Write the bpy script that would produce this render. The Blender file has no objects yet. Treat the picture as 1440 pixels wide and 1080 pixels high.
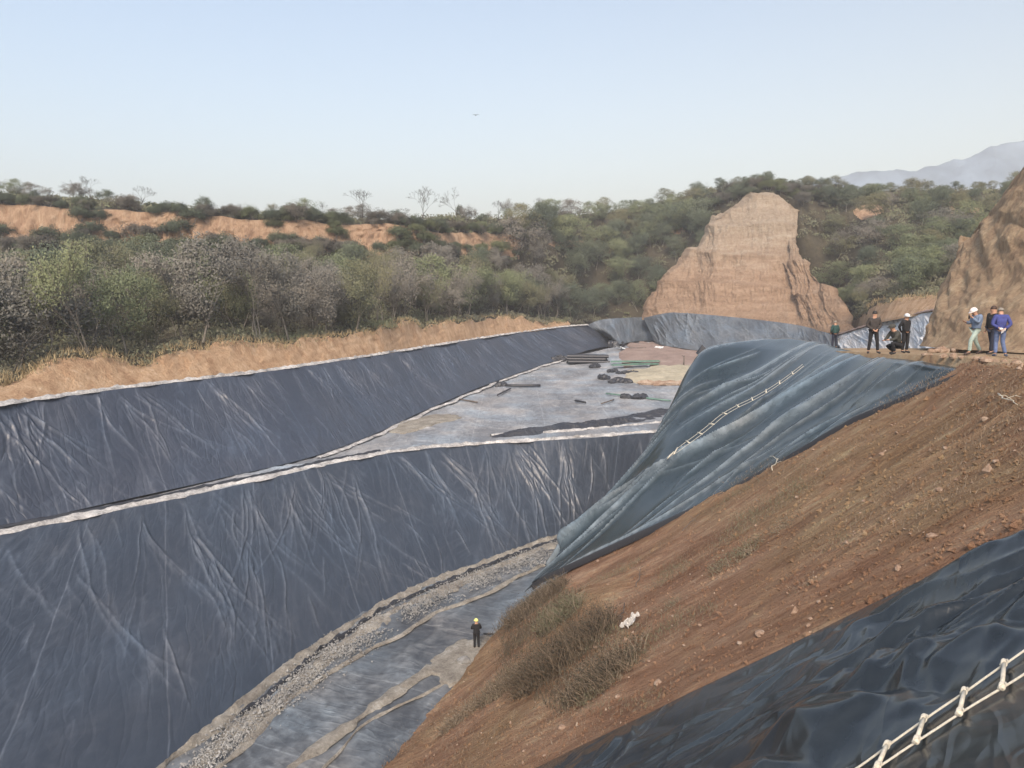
import bpy, math, random
import numpy as np
from mathutils import Vector, Matrix, Euler

SC = bpy.context.scene
COL = SC.collection
R = math.radians
PI = math.pi

# ------------------------------------------------------------------ camera
F = 1060.0          # focal length in photograph pixels (1440 wide)
PITCH = math.atan(120 / F)
cam_d = bpy.data.cameras.new("camera")
cam = bpy.data.objects.new("camera", cam_d)
COL.objects.link(cam)
cam.location = (0, 0, 0)
cam.rotation_euler = (PI / 2 - PITCH, 0, 0)
cam_d.sensor_width = 36
cam_d.lens = 36 * F / 1440
cam_d.clip_start = 0.1
cam_d.clip_end = 9000
SC.camera = cam

# ------------------------------------------------------------------ sky and sun
SUN_EL, SUN_AZ = 40.0, 188.0      # azimuth clockwise from +Y (view direction)
w = bpy.data.worlds.new("World")
SC.world = w
w.use_nodes = True
nt = w.node_tree
nt.nodes.clear()
sky = nt.nodes.new("ShaderNodeTexSky")
sky.sky_type = 'NISHITA'
sky.sun_disc = False
sky.sun_elevation = R(SUN_EL)
sky.sun_rotation = R(SUN_AZ)
sky.air_density = 1.3
sky.dust_density = 2.4
sky.ozone_density = 2.0
bg = nt.nodes.new("ShaderNodeBackground")
bg.inputs["Strength"].default_value = 0.15
hsv = nt.nodes.new("ShaderNodeHueSaturation")
hsv.inputs["Saturation"].default_value = 0.80
nt.links.new(sky.outputs[0], hsv.inputs["Color"])
tn = nt.nodes.new("ShaderNodeMix"); tn.data_type = 'RGBA'; tn.blend_type = 'MULTIPLY'; tn.inputs[0].default_value = 1.0
tn.inputs[7].default_value = (1.0, 1.0, .985, 1)     # white balance
nt.links.new(hsv.outputs[0], tn.inputs[6]); 
# the evening side of the sky (to the right, low down) is warmer
tc_ = nt.nodes.new("ShaderNodeTexCoord"); dt = nt.nodes.new("ShaderNodeVectorMath"); dt.operation = 'DOT_PRODUCT'; dt.inputs[1].default_value = (.50, .30, -1.6)
nt.links.new(tc_.outputs["Generated"], dt.inputs[0])
mr = nt.nodes.new("ShaderNodeMapRange"); mr.inputs["From Min"].default_value = -.50; mr.inputs["From Max"].default_value = .45; mr.inputs["To Max"].default_value = 1.0
nt.links.new(dt.outputs["Value"], mr.inputs["Value"])
wm = nt.nodes.new("ShaderNodeMix"); wm.data_type = 'RGBA'; wm.blend_type = 'MULTIPLY'; wm.inputs[7].default_value = (1.02, .85, .70, 1)
nt.links.new(mr.outputs[0], wm.inputs[0]); nt.links.new(tn.outputs[2], wm.inputs[6]); nt.links.new(wm.outputs[2], bg.inputs["Color"])
wo = nt.nodes.new("ShaderNodeOutputWorld")
nt.links.new(bg.outputs[0], wo.inputs["Surface"])

sd = bpy.data.lights.new("sun", 'SUN')
sd.energy = 3.0
sd.angle = R(14)
sd.color = (1.0, 0.82, 0.66)
sun = bpy.data.objects.new("sun", sd)
COL.objects.link(sun)
_s = Vector((math.sin(R(SUN_AZ)) * math.cos(R(SUN_EL)), math.cos(R(SUN_AZ)) * math.cos(R(SUN_EL)), math.sin(R(SUN_EL))))
sun.rotation_euler = _s.to_track_quat('Z', 'Y').to_euler()

SC.view_settings.view_transform = 'Standard'
SC.view_settings.look = 'None'
SC.view_settings.exposure = 0.66
SC.view_settings.gamma = 1.0
SC.cycles.max_bounces = 5
SC.cycles.diffuse_bounces = 3
SC.cycles.glossy_bounces = 2
SC.cycles.transparent_max_bounces = 4
SC.cycles.volume_bounces = 1
HAZE = 0.0007

# ------------------------------------------------------------------ pixel helpers
cp, sp = math.cos(PITCH), math.sin(PITCH)

def ray(px, py):
    u = (px - 720) / F
    v = (540 - py) / F
    return np.array([u, cp + v * sp, -sp + v * cp])

def P(px, py, Y):
    d = ray(px, py)
    return d * (Y / d[1])

def PZ(px, py, z):
    d = ray(px, py)
    return d * (z / d[2])

def proj(V):
    V = np.asarray(V)
    X = V[..., 0]
    Zc = V[..., 1] * cp - V[..., 2] * sp
    Yc = V[..., 1] * sp + V[..., 2] * cp
    return 720 + F * X / Zc, 540 - F * Yc / Zc

# ------------------------------------------------------------------ noise (numpy)
def _h(ix, iy, seed):
    h = (ix * 374761393 + iy * 668265263 + seed * 982451653) & 0xFFFFFFFF
    h = ((h ^ (h >> 13)) * 1274126177) & 0xFFFFFFFF
    h = h ^ (h >> 16)
    return h

def pn(x, y, seed=0):
    x = np.asarray(x, float); y = np.asarray(y, float)
    x, y = np.broadcast_arrays(x, y)
    x0 = np.floor(x).astype(np.int64); y0 = np.floor(y).astype(np.int64)
    fx = x - x0; fy = y - y0
    def g(ix, iy, dx, dy):
        a = _h(ix, iy, seed) / 4294967296.0 * 2 * PI
        return np.cos(a) * dx + np.sin(a) * dy
    sx = fx * fx * fx * (fx * (fx * 6 - 15) + 10)
    sy = fy * fy * fy * (fy * (fy * 6 - 15) + 10)
    a = g(x0, y0, fx, fy); b = g(x0 + 1, y0, fx - 1, fy)
    c = g(x0, y0 + 1, fx, fy - 1); d = g(x0 + 1, y0 + 1, fx - 1, fy - 1)
    return (a * (1 - sx) + b * sx) * (1 - sy) + (c * (1 - sx) + d * sx) * sy

def fbm(x, y, seed=0, o=4):
    s = 0; a = 1.0
    for i in range(o):
        s = s + a * pn(np.asarray(x) * 2 ** i, np.asarray(y) * 2 ** i, seed + i * 17)
        a *= 0.5
    return s

def ridge(x, y, seed=0, k=4.0):
    return 1 - np.minimum(1, np.abs(pn(x, y, seed)) * k)

# ------------------------------------------------------------------ object helpers
def tag(o, label=None, cat=None, group=None, kind=None):
    if label: o["label"] = label
    if cat: o["category"] = cat
    if group: o["group"] = group
    if kind: o["kind"] = kind
    return o

def mesh_from(name, V, Fc, mats=(), smooth=True, uv=None, mi=None):
    """V (n,3), Fc (m,k) equal-sized faces as array, or list of tuples."""
    me = bpy.data.meshes.new(name)
    V = np.asarray(V, dtype=np.float32).reshape(-1, 3)
    if isinstance(Fc, np.ndarray):
        m, k = Fc.shape
        me.vertices.add(len(V)); me.vertices.foreach_set("co", V.ravel())
        me.loops.add(m * k); me.loops.foreach_set("vertex_index", Fc.astype(np.int32).ravel())
        me.polygons.add(m)
        me.polygons.foreach_set("loop_start", np.arange(0, m * k, k, dtype=np.int32))
        me.update(calc_edges=True)
    else:
        me.from_pydata([tuple(map(float, v)) for v in V], [], [tuple(int(i) for i in f) for f in Fc])
        me.update()
    for mt in mats: me.materials.append(mt)
    if mi is not None:
        me.polygons.foreach_set("material_index", np.asarray(mi, dtype=np.int32))
    me.polygons.foreach_set("use_smooth", np.full(len(me.polygons), bool(smooth)))
    if uv is not None:
        l = me.uv_layers.new(name="uv")
        idx = np.zeros(len(me.loops), dtype=np.int32); me.loops.foreach_get("vertex_index", idx)
        l.data.foreach_set("uv", np.asarray(uv, dtype=np.float32)[idx].ravel())
    me.validate()
    me.update()
    return me

def obj(name, me, parent=None):
    o = bpy.data.objects.new(name, me)
    COL.objects.link(o)
    if parent: o.parent = parent
    return o

def empty(name, loc, rz=0):
    o = bpy.data.objects.new(name, None)
    COL.objects.link(o)
    o.location = tuple(float(c) for c in loc); o.rotation_euler = (0, 0, rz)
    o.empty_display_size = 0.3
    return o

def grid_faces(nr, nc):
    i = np.arange(nr - 1)[:, None] * nc + np.arange(nc - 1)[None, :]
    i = i.ravel()
    return np.stack([i, i + 1, i + 1 + nc, i + nc], 1)

def _cr(A, n, curve=True):
    """resample axis 0 of A to n samples, Catmull-Rom or linear (uniform parameter)"""
    m = A.shape[0]
    t = np.linspace(0, m - 1, n)
    i = np.minimum(t.astype(int), m - 2)
    f = (t - i).reshape((-1,) + (1,) * (A.ndim - 1))
    p1, p2 = A[i], A[i + 1]
    if not curve: return p1 * (1 - f) + p2 * f
    p0 = A[np.maximum(i - 1, 0)]; p3 = A[np.minimum(i + 2, m - 1)]
    return 0.5 * ((2 * p1) + (-p0 + p2) * f + (2 * p0 - 5 * p1 + 4 * p2 - p3) * f ** 2 + (-p0 + 3 * p1 - 3 * p2 + p3) * f ** 3)

def loft(rows, nr, nc, cr=False, cc=True):
    A = np.array(rows, float)
    A = _cr(A, nr, cr)
    A = np.swapaxes(_cr(np.swapaxes(A, 0, 1), nc, cc), 0, 1)
    return A

def arc_uv(G):
    mid = G[G.shape[0] // 2]
    u = np.concatenate([[0], np.cumsum(np.linalg.norm(np.diff(mid, axis=0), axis=1))])
    v = np.concatenate([np.zeros((1, G.shape[1])), np.cumsum(np.linalg.norm(np.diff(G, axis=0), axis=2), axis=0)])
    U = np.broadcast_to(u[None, :], v.shape)
    return U, v

def normals(G):
    du = np.gradient(G, axis=1); dv = np.gradient(G, axis=0)
    n = np.cross(du, dv)
    n /= np.linalg.norm(n, axis=2, keepdims=True) + 1e-9
    return n

def grid_obj(name, G, mat, UV=None, parent=None, smooth=True, flip=False):
    nr, nc = G.shape[:2]
    uv = None
    if UV is not None: uv = np.stack([UV[0].ravel(), UV[1].ravel()], 1)
    f = grid_faces(nr, nc)
    if flip: f = f[:, ::-1]
    return obj(name, mesh_from(name, G.reshape(-1, 3), f, [mat], smooth, uv), parent)

def face_up(G, N):
    """make the normal field point towards the camera side / upward"""
    if N[..., 2].mean() < 0: N = -N
    return N

def resamp(poly, step):
    poly = np.asarray(poly, float)
    d = np.concatenate([[0], np.cumsum(np.linalg.norm(np.diff(poly, axis=0), axis=1))])
    n = max(2, int(d[-1] / step))
    s = np.linspace(0, d[-1], n)
    return np.stack([np.interp(s, d, poly[:, k]) for k in range(3)], 1)

def nearest(G, px, py):
    X, Y = proj(G)
    d = (X - px) ** 2 + (Y - py) ** 2
    i = np.unravel_index(np.argmin(d), d.shape)
    return G[i].copy()

# triangle soup collector -------------------------------------------------
class MB:
    def __init__(s): s.v = []; s.f = []; s.m = []
    def add(s, V, Fc, m=0):
        b = len(s.v)
        s.v += [tuple(map(float, p)) for p in V]
        s.f += [tuple(b + int(i) for i in f) for f in Fc]
        s.m += [m] * len(Fc)
    def tube(s, pts, rad, sides=6, m=0, cap=True):
        pts = [Vector(tuple(map(float, p))) for p in pts]
        n = len(pts)
        if not hasattr(rad, '__len__'): rad = [rad] * n
        V = []; ref = None
        for i, p in enumerate(pts):
            t = (pts[min(i + 1, n - 1)] - pts[max(i - 1, 0)])
            if t.length < 1e-9: t = Vector((0, 0, 1))
            t.normalize()
            if ref is None: ref = Vector((0, 0, 1)) if abs(t.z) < .9 else Vector((1, 0, 0))
            a = t.cross(ref)
            if a.length < 1e-6: a = t.cross(Vector((0, 1, 0)))
            a.normalize(); b = a.cross(t); ref = b.cross(a) if False else ref
            for k in range(sides):
                an = 2 * PI * k / sides
                V.append(p + (a * math.cos(an) + b * math.sin(an)) * rad[i])
        Fc = []
        for i in range(n - 1):
            for k in range(sides):
                k2 = (k + 1) % sides
                Fc.append((i * sides + k, i * sides + k2, (i + 1) * sides + k2, (i + 1) * sides + k))
        if cap:
            Fc.append(tuple(range(sides))[::-1]); Fc.append(tuple((n - 1) * sides + k for k in range(sides)))
        s.add(V, Fc, m)
    def box(s, c, d, rot=None, m=0, jit=0.0, rng=None):
        V = []
        for z in (-.5, .5):
            for y in (-.5, .5):
                for x in (-.5, .5):
                    p = Vector((x * d[0], y * d[1], z * d[2]))
                    if jit: p += Vector([rng.uniform(-jit, jit) for _ in range(3)])
                    if rot: p = rot @ p
                    V.append(p + Vector(c))
        s.add(V, [(0, 2, 3, 1), (4, 5, 7, 6), (0, 1, 5, 4), (2, 6, 7, 3), (0, 4, 6, 2), (1, 3, 7, 5)], m)
    def ell(s, c, r, rings=6, seg=8, m=0, rot=None, z0=-1.0, noise=0, rng=None):
        V = []; Fc = []
        for i in range(rings + 1):
            ph = -PI / 2 + PI * i / rings
            ph = max(ph, math.asin(z0)) if z0 > -1 else ph
            for k in range(seg):
                th = 2 * PI * k / seg
                q = 1 + (rng.uniform(-noise, noise) if noise else 0)
                p = Vector((r[0] * math.cos(ph) * math.cos(th) * q, r[1] * math.cos(ph) * math.sin(th) * q, r[2] * math.sin(ph) * q))
                if rot: p = rot @ p
                V.append(p + Vector(c))
        for i in range(rings):
            for k in range(seg):
                k2 = (k + 1) % seg
                Fc.append((i * seg + k, i * seg + k2, (i + 1) * seg + k2, (i + 1) * seg + k))
        s.add(V, Fc, m)
    def build(s, name, mats, parent=None, smooth=True):
        me = mesh_from(name, s.v, s.f, mats if isinstance(mats, (list, tuple)) else [mats], smooth, mi=s.m)
        return obj(name, me, parent)
    def mesh(s, name, mats, smooth=True):
        return mesh_from(name, s.v, s.f, mats if isinstance(mats, (list, tuple)) else [mats], smooth, mi=s.m)

# ------------------------------------------------------------------ materials
def newmat(name):
    m = bpy.data.materials.new(name); m.use_nodes = True
    nt = m.node_tree; nt.nodes.clear()
    out = nt.nodes.new("ShaderNodeOutputMaterial")
    b = nt.nodes.new("ShaderNodeBsdfPrincipled")
    nt.links.new(b.outputs[0], out.inputs[0])
    return m, nt, b

def nd(nt, t, inp=None, **at):
    n = nt.nodes.new(t)
    for k, v in at.items(): setattr(n, k, v)
    for k, v in (inp or {}).items():
        if isinstance(v, bpy.types.NodeSocket): nt.links.new(v, n.inputs[k])
        else: n.inputs[k].default_value = v
    return n

def mth(nt, op, a, b=0.0, clamp=False):
    return nd(nt, "ShaderNodeMath", {0: a, 1: b}, operation=op, use_clamp=clamp).outputs[0]

def mapping(nt, vec, scale=(1, 1, 1), rot=(0, 0, 0), loc=(0, 0, 0)):
    return nd(nt, "ShaderNodeMapping", {"Vector": vec, "Scale": scale, "Rotation": rot, "Location": loc}).outputs[0]

def noise(nt, vec, scale, detail=4, rough=.55, dist=0.0):
    return nd(nt, "ShaderNodeTexNoise", {"Vector": vec, "Scale": scale, "Detail": detail, "Roughness": rough, "Distortion": dist}).outputs[0]

def ramp(nt, fac, stops, interp='LINEAR'):
    n = nd(nt, "ShaderNodeValToRGB", {0: fac})
    cr = n.color_ramp; cr.interpolation = interp
    while len(cr.elements) < len(stops): cr.elements.new(.5)
    for e, (p, c) in zip(cr.elements, stops):
        e.position = p
        e.color = (c, c, c, 1) if not hasattr(c, '__len__') else (c[0], c[1], c[2], 1)
    return n.outputs[0]

def mixc(nt, fac, a, b, mode='MIX'):
    n = nt.nodes.new("ShaderNodeMix"); n.data_type = 'RGBA'; n.blend_type = mode
    for i, v in ((0, fac), (6, a), (7, b)):
        if isinstance(v, bpy.types.NodeSocket): nt.links.new(v, n.inputs[i])
        else: n.inputs[i].default_value = v if i == 0 else (v[0], v[1], v[2], 1)
    return n.outputs[2]

def bump(nt, h, strength, dist, nrm=None):
    d = {"Height": h, "Strength": strength, "Distance": dist}
    if nrm is not None: d["Normal"] = nrm
    return nd(nt, "ShaderNodeBump", d).outputs[0]

def pcoord(nt):
    return nd(nt, "ShaderNodeTexCoord").outputs["Object"]

def simple(name, col, rough=.8, var=0.0, scale=8.0, bmp=0.0, metallic=0.0, spec=None, bdist=.02):
    m, nt, b = newmat(name)
    co = pcoord(nt)
    if var:
        f = noise(nt, co, scale, 4)
        c = mixc(nt, ramp(nt, f, [(.3, 0.0), (.7, 1.0)]), [x * (1 - var) for x in col], [min(1, x * (1 + var)) for x in col])
        nt.links.new(c, b.inputs["Base Color"])
    else:
        b.inputs["Base Color"].default_value = (*col, 1)
    if bmp:
        nt.links.new(bump(nt, noise(nt, co, scale * 2, 5), bmp, bdist), b.inputs["Normal"])
    b.inputs["Roughness"].default_value = rough
    b.inputs["Metallic"].default_value = metallic
    if spec is not None: b.inputs["Specular IOR Level"].default_value = spec
    return m

def ridged_node(nt, vec, scale, k, power, detail=1.0, dist=0.0):
    n = noise(nt, vec, scale, detail, .5, dist)
    a = mth(nt, 'ABSOLUTE', mth(nt, 'SUBTRACT', n, .5))
    a = mth(nt, 'SUBTRACT', 1.0, mth(nt, 'MULTIPLY', a, k), True)
    return mth(nt, 'POWER', a, power)

def liner_mat(name, dark, dust_glint, dust_amt=.4, rough=.5, wr=1.0, fine=1.0, cross=False, spec=.5, sc=1.0, seam=1.0):
    """black HDPE geomembrane under a dusty film: creases run down the slope (v), crests painted with highlights"""
    m, nt, b = newmat(name)
    uv = nd(nt, "ShaderNodeTexCoord").outputs["UV"]
    warp = nd(nt, "ShaderNodeTexNoise", {"Vector": uv, "Scale": .35, "Detail": 2.0}).outputs["Color"]
    wv = nd(nt, "ShaderNodeVectorMath", {0: warp, "Scale": .8}, operation='SCALE').outputs[0]
    uvw = nd(nt, "ShaderNodeVectorMath", {0: uv, 1: wv}, operation='ADD').outputs[0]
    s = (1.0, .22, 1)
    r1 = ridged_node(nt, mapping(nt, uvw, s, (0, 0, R(14))), .55 * sc, 9, 2.0)
    r2 = ridged_node(nt, mapping(nt, uvw, s, (0, 0, R(-24)), (7, 3, 0)), .9 * sc, 9, 2.0)
    r3 = ridged_node(nt, mapping(nt, uvw, (1, .24, 1), (0, 0, R(28)), (17, 3, 0)), 1.7 * sc, 14, 1.0)
    r4 = ridged_node(nt, mapping(nt, uvw, (.9, .35, 1), (0, 0, R(-16)), (1, 23, 0)), 2.3 * sc, 13, 1.0)
    msk = ramp(nt, noise(nt, mapping(nt, uv, (1, .5, 1)), .13, 2), [(.38, .15), (.62, 1.0)])
    h = mth(nt, 'ADD', mth(nt, 'MULTIPLY', r1, .55), mth(nt, 'MULTIPLY', r2, .4))
    h = mth(nt, 'ADD', h, mth(nt, 'MULTIPLY', mth(nt, 'MULTIPLY', r3, msk), .45))
    h = mth(nt, 'ADD', h, mth(nt, 'MULTIPLY', mth(nt, 'MULTIPLY', r4, msk), .28))
    fn = noise(nt, uv, 7.0, 4, .6)
    bn = bump(nt, h, .75 * wr, .11)
    bn = bump(nt, fn, .35 * fine, .05, bn)
    nt.links.new(bn, b.inputs["Normal"])
    d = noise(nt, mapping(nt, uvw, (.5, .22, 1)), .55, 5, .62)
    d2 = noise(nt, uv, 2.2, 5, .65)
    dm = ramp(nt, mth(nt, 'ADD', mth(nt, 'MULTIPLY', d, .65), mth(nt, 'MULTIPLY', d2, .35)), [(.42, .12), (.68, 1.0)])
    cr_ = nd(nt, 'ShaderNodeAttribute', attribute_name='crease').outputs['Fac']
    edge = mth(nt, 'MULTIPLY', mth(nt, 'ADD', r3, r4), .55, True)  # fine ridges, painted paler below as thin highlights
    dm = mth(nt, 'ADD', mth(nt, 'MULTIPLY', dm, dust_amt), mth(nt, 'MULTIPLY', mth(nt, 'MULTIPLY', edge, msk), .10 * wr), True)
    dm = mth(nt, 'ADD', dm, mth(nt, 'MULTIPLY', cr_, mth(nt, 'ADD', mth(nt, 'MULTIPLY', d2, 1.6), -.25)), True)  # pale dusty tone also painted along crease crests as highlights
    # welded panel seams every 6.6 m
    ux = nd(nt, "ShaderNodeSeparateXYZ", {0: uv}).outputs[0]
    sm = mth(nt, 'ABSOLUTE', mth(nt, 'SUBTRACT', mth(nt, 'FRACT', mth(nt, 'ADD', mth(nt, 'DIVIDE', ux, 6.6), mth(nt, 'MULTIPLY', noise(nt, uv, .4, 2), .05))), .5))
    sm = mth(nt, 'SUBTRACT', 1.0, mth(nt, 'MULTIPLY', sm, 95.0), True)
    dm = mth(nt, 'ADD', dm, mth(nt, 'MULTIPLY', sm, mth(nt, 'MULTIPLY', d2, .55 * seam)), True)
    hue = mixc(nt, ramp(nt, noise(nt, uv, .21, 2), [(.35, 0.0), (.65, 1.0)]), dust_glint, (dust_glint[0] * .78, dust_glint[1] * .95, dust_glint[2] * 1.12))
    nt.links.new(mixc(nt, dm, dark, hue), b.inputs["Base Color"])
    nt.links.new(mth(nt, 'ADD', mth(nt, 'MULTIPLY', dm, .3), rough), b.inputs["Roughness"])
    b.inputs["Specular IOR Level"].default_value = spec
    return m

M = {}
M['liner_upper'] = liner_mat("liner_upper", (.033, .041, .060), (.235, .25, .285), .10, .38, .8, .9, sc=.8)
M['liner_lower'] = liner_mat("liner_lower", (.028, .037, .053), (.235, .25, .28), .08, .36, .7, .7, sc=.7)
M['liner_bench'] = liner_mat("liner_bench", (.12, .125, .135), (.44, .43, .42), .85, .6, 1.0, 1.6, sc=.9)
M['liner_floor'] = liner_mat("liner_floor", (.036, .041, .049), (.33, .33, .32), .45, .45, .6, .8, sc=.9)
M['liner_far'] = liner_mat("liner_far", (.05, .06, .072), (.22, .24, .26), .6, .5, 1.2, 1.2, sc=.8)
M['liner_pale'] = liner_mat("liner_pale", (.42, .42, .42), (.70, .69, .68), .9, .5, 1.6, 1.0, sc=.9)  # whitish base colour stands in for sky glare on the sheet
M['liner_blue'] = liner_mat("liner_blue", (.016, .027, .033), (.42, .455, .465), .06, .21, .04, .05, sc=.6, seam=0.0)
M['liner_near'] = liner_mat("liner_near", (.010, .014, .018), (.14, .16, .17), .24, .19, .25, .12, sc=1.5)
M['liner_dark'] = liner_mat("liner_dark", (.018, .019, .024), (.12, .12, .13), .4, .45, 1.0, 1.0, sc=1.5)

def soil_mat(name, cols, sc=1.0, rough=.95, b1=.6, streak=None, bd=.12, grain=1.0, tint=None):
    m, nt, b = newmat(name)
    co = pcoord(nt)
    c = co if streak is None or streak == 'fall' else mapping(nt, co, streak)
    if streak == 'fall':      # streaks that run down the fall line of the near bank
        u_ = nd(nt, "ShaderNodeVectorMath", {0: co, 1: (.943, -.332, 0)}, operation='DOT_PRODUCT').outputs["Value"]
        t_ = nd(nt, "ShaderNodeVectorMath", {0: co, 1: (.332, .943, 0)}, operation='DOT_PRODUCT').outputs["Value"]
        c = nd(nt, "ShaderNodeCombineXYZ", {0: mth(nt, 'MULTIPLY', u_, .45), 1: mth(nt, 'ADD', mth(nt, 'MULTIPLY', t_, 1.3), mth(nt, 'MULTIPLY', u_, .35)), 2: 0.0}).outputs[0]
    n1 = noise(nt, c, .35 * sc, 6, .62)
    n2 = noise(nt, c, 2.1 * sc, 6, .68)
    n3 = noise(nt, co, 14.0 * sc, 4, .7)
    f = mth(nt, 'ADD', mth(nt, 'ADD', mth(nt, 'MULTIPLY', n1, .45), mth(nt, 'MULTIPLY', n2, .35)), mth(nt, 'MULTIPLY', n3, .2))
    k = len(cols)
    col = ramp(nt, f, [(.36 + .28 * i / (k - 1), cols[i]) for i in range(k)])
    if tint is not None:
        tm = ramp(nt, mth(nt, 'ADD', mth(nt, 'MULTIPLY', noise(nt, co, .13, 3, .6), .7), mth(nt, 'MULTIPLY', n2, .3)), [(.44, 0.0), (.60, .75)])
        col = mixc(nt, tm, col, mixc(nt, 1.0, col, tint, 'MULTIPLY'))
    nt.links.new(col, b.inputs["Base Color"])
    h = mth(nt, 'ADD', mth(nt, 'MULTIPLY', n2, 1.0), mth(nt, 'MULTIPLY', n3, .35 * grain))
    nt.links.new(bump(nt, h, b1, bd), b.inputs["Normal"])
    b.inputs["Roughness"].default_value = rough
    b.inputs["Specular IOR Level"].default_value = .15
    return m

M['brown'] = soil_mat("brown_earth", [(.145, .076, .046), (.25, .142, .088), (.345, .215, .138), (.46, .34, .235)], 1.6, b1=1.0, tint=(.93, 1.08, .96), bd=.25, streak='fall')
M['terrace'] = soil_mat("terrace_earth", [(.17, .11, .07), (.26, .18, .11), (.30, .23, .15), (.36, .30, .21)], 1.2, b1=.7)
M['bank'] = soil_mat("orange_bank", [(.30, .18, .105), (.48, .31, .19), (.60, .42, .27), (.72, .57, .42)], 2.0, b1=1.0, streak=(1.5, 1.5, .3), bd=.3)
M['hillcliff'] = soil_mat("cliff_band", [(.24, .145, .095), (.38, .25, .165), (.48, .335, .225), (.58, .45, .33)], 1.6, b1=1.0, streak=(1.5, 1.5, .3), bd=.4)
M['cliffbrown'] = soil_mat("brown_cliff", [(.20, .14, .09), (.33, .23, .15), (.42, .31, .20), (.54, .43, .30)], 1.6, b1=1.0, streak=(1.2, 1.2, .5), bd=.25)
M['loose'] = soil_mat("loose_soil", [(.12, .11, .10), (.22, .20, .17), (.31, .29, .25), (.44, .42, .38)], 3.0, b1=1.0, bd=.08)
M['pale'] = soil_mat("pale_soil", [(.16, .155, .15), (.34, .33, .32), (.56, .55, .53), (.74, .73, .71)], 3.0, b1=1.0, bd=.08)
M['sand'] = soil_mat("sand", [(.24, .215, .16), (.33, .30, .225), (.41, .37, .28), (.48, .44, .34)], 1.0, b1=.6, bd=.08)
M['mauve'] = soil_mat("mauve_soil", [(.16, .12, .11), (.24, .18, .155), (.29, .22, .19), (.36, .30, .26)], 1.0, b1=.6, bd=.08)
M['stone'] = soil_mat("stones", [(.13, .13, .13), (.22, .22, .215), (.30, .30, .29), (.42, .42, .41)], 1.5, b1=.5, bd=.03)
M['rock'] = soil_mat("earth_clod", [(.16, .10, .07), (.26, .18, .13), (.34, .26, .20), (.44, .37, .30)], 3.0, b1=.7, bd=.03)

# ================================================================== THE PIT
rng = np.random.default_rng(7)
rnd = random.Random(11)

def ext(pts, d):
    """prepend a point extrapolated back by d metres"""
    pts = [np.array(p, float) for p in pts]
    v = pts[0] - pts[1]; v /= np.linalg.norm(v)
    return [pts[0] + v * d] + pts

ZF, ZB = -19.0, -12.2
# matching polylines: toe of the lower slope, bench edge, toe of the upper slope, rim
TOE = [PZ(225, 1080, ZF), PZ(320, 1003, ZF), PZ(440, 910, ZF), PZ(539, 849, ZF), PZ(612, 818, ZF), PZ(670, 795, ZF), PZ(750, 765, ZF), PZ(820, 744, ZF), PZ(885, 730, ZF), PZ(1000, 715, ZF), PZ(1150, 700, ZF)]
EDGE = [PZ(225, 706, ZB), PZ(310, 688, ZB), PZ(395, 669, ZB), PZ(470, 652, ZB), PZ(545, 638, ZB), PZ(620, 629, ZB), PZ(720, 622, ZB), PZ(815, 617, ZB), PZ(910, 609, ZB), PZ(1030, 600, ZB), PZ(1180, 590, ZB)]
_t0 = TOE[0] + np.array([-5.2, -14, 0]); _t1 = TOE[0] + np.array([-13, -36, 0])
TOE = [_t1, _t0] + TOE
_e0 = PZ(0, 752, ZB); _e1 = _e0 + (_e0 - EDGE[0]) / np.linalg.norm(_e0 - EDGE[0]) * 26
EDGE = [_e1, _e0] + EDGE
G = loft([EDGE, [e * .5 + t * .5 + np.array([0, 0, -.25]) for e, t in zip(EDGE, TOE)], TOE], 150, 1700)

def drape(G, U, V, seed, a1=.11, a2=.055, a3=.05, fx=.45, edge=1.0, k=1.0):
    """height of creases and sags above the flat sheet, and how creased each point is"""
    w1 = fbm(U * .12, V * .12, seed, 3) * 1.7
    w2 = fbm(U * .5, V * .5, seed + 2, 3) * .12
    sl = pn(U * .06, V * 0 + seed * 1.7, seed + 3) * 1.4
    f = U + V * sl + w1 + w2
    m = np.clip(.6 + 1.1 * fbm(U * .09, V * .16, seed + 21, 2), 0, 1.3)
    # ends of the creases fade in and out down the slope
    def fam(ff, fq, vq, sd, kk, pw):
        r = np.clip(ridge(ff * fq, V * vq, sd, kk), 0, 1) ** pw
        return r * np.clip(.35 + 1.6 * pn(U * fq * .6 + sd, V * .18, sd + 1), 0, 1)
    c1 = fam(f, fx * 1.0, .04, seed + 5, 8 * k, 1.2)
    c2 = fam(f + V * .35, fx * 2.1, .06, seed + 9, 9 * k, 1.1)
    c3 = fam(f - V * .45, fx * 2.9, .08, seed + 15, 8 * k, 1.2)
    c4 = fam(U * .8 + V * 1.2 + w1, fx * 2.2, .3, seed + 19, 6 * k, 1.2)
    r3 = fbm(U * .35, V * .25, seed + 13, 4)
    d = (a1 * c1 + a2 * (c2 + c3) + a2 * .6 * c4) * m + a3 * r3
    cr = np.clip((c1 + .8 * c2 + .8 * c3 + .5 * c4) * m, 0, 1)
    if edge:
        vm = V / (V[-1:, :] + 1e-6)
        d = d * np.clip(np.minimum(vm, 1 - vm) * 12 + .15, 0, 1)
    return d, cr

def set_attr(o, name, arr):
    at = o.data.attributes.new(name, 'FLOAT', 'POINT')
    at.data.foreach_set("value", np.ascontiguousarray(arr, dtype=np.float32).ravel())

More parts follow.
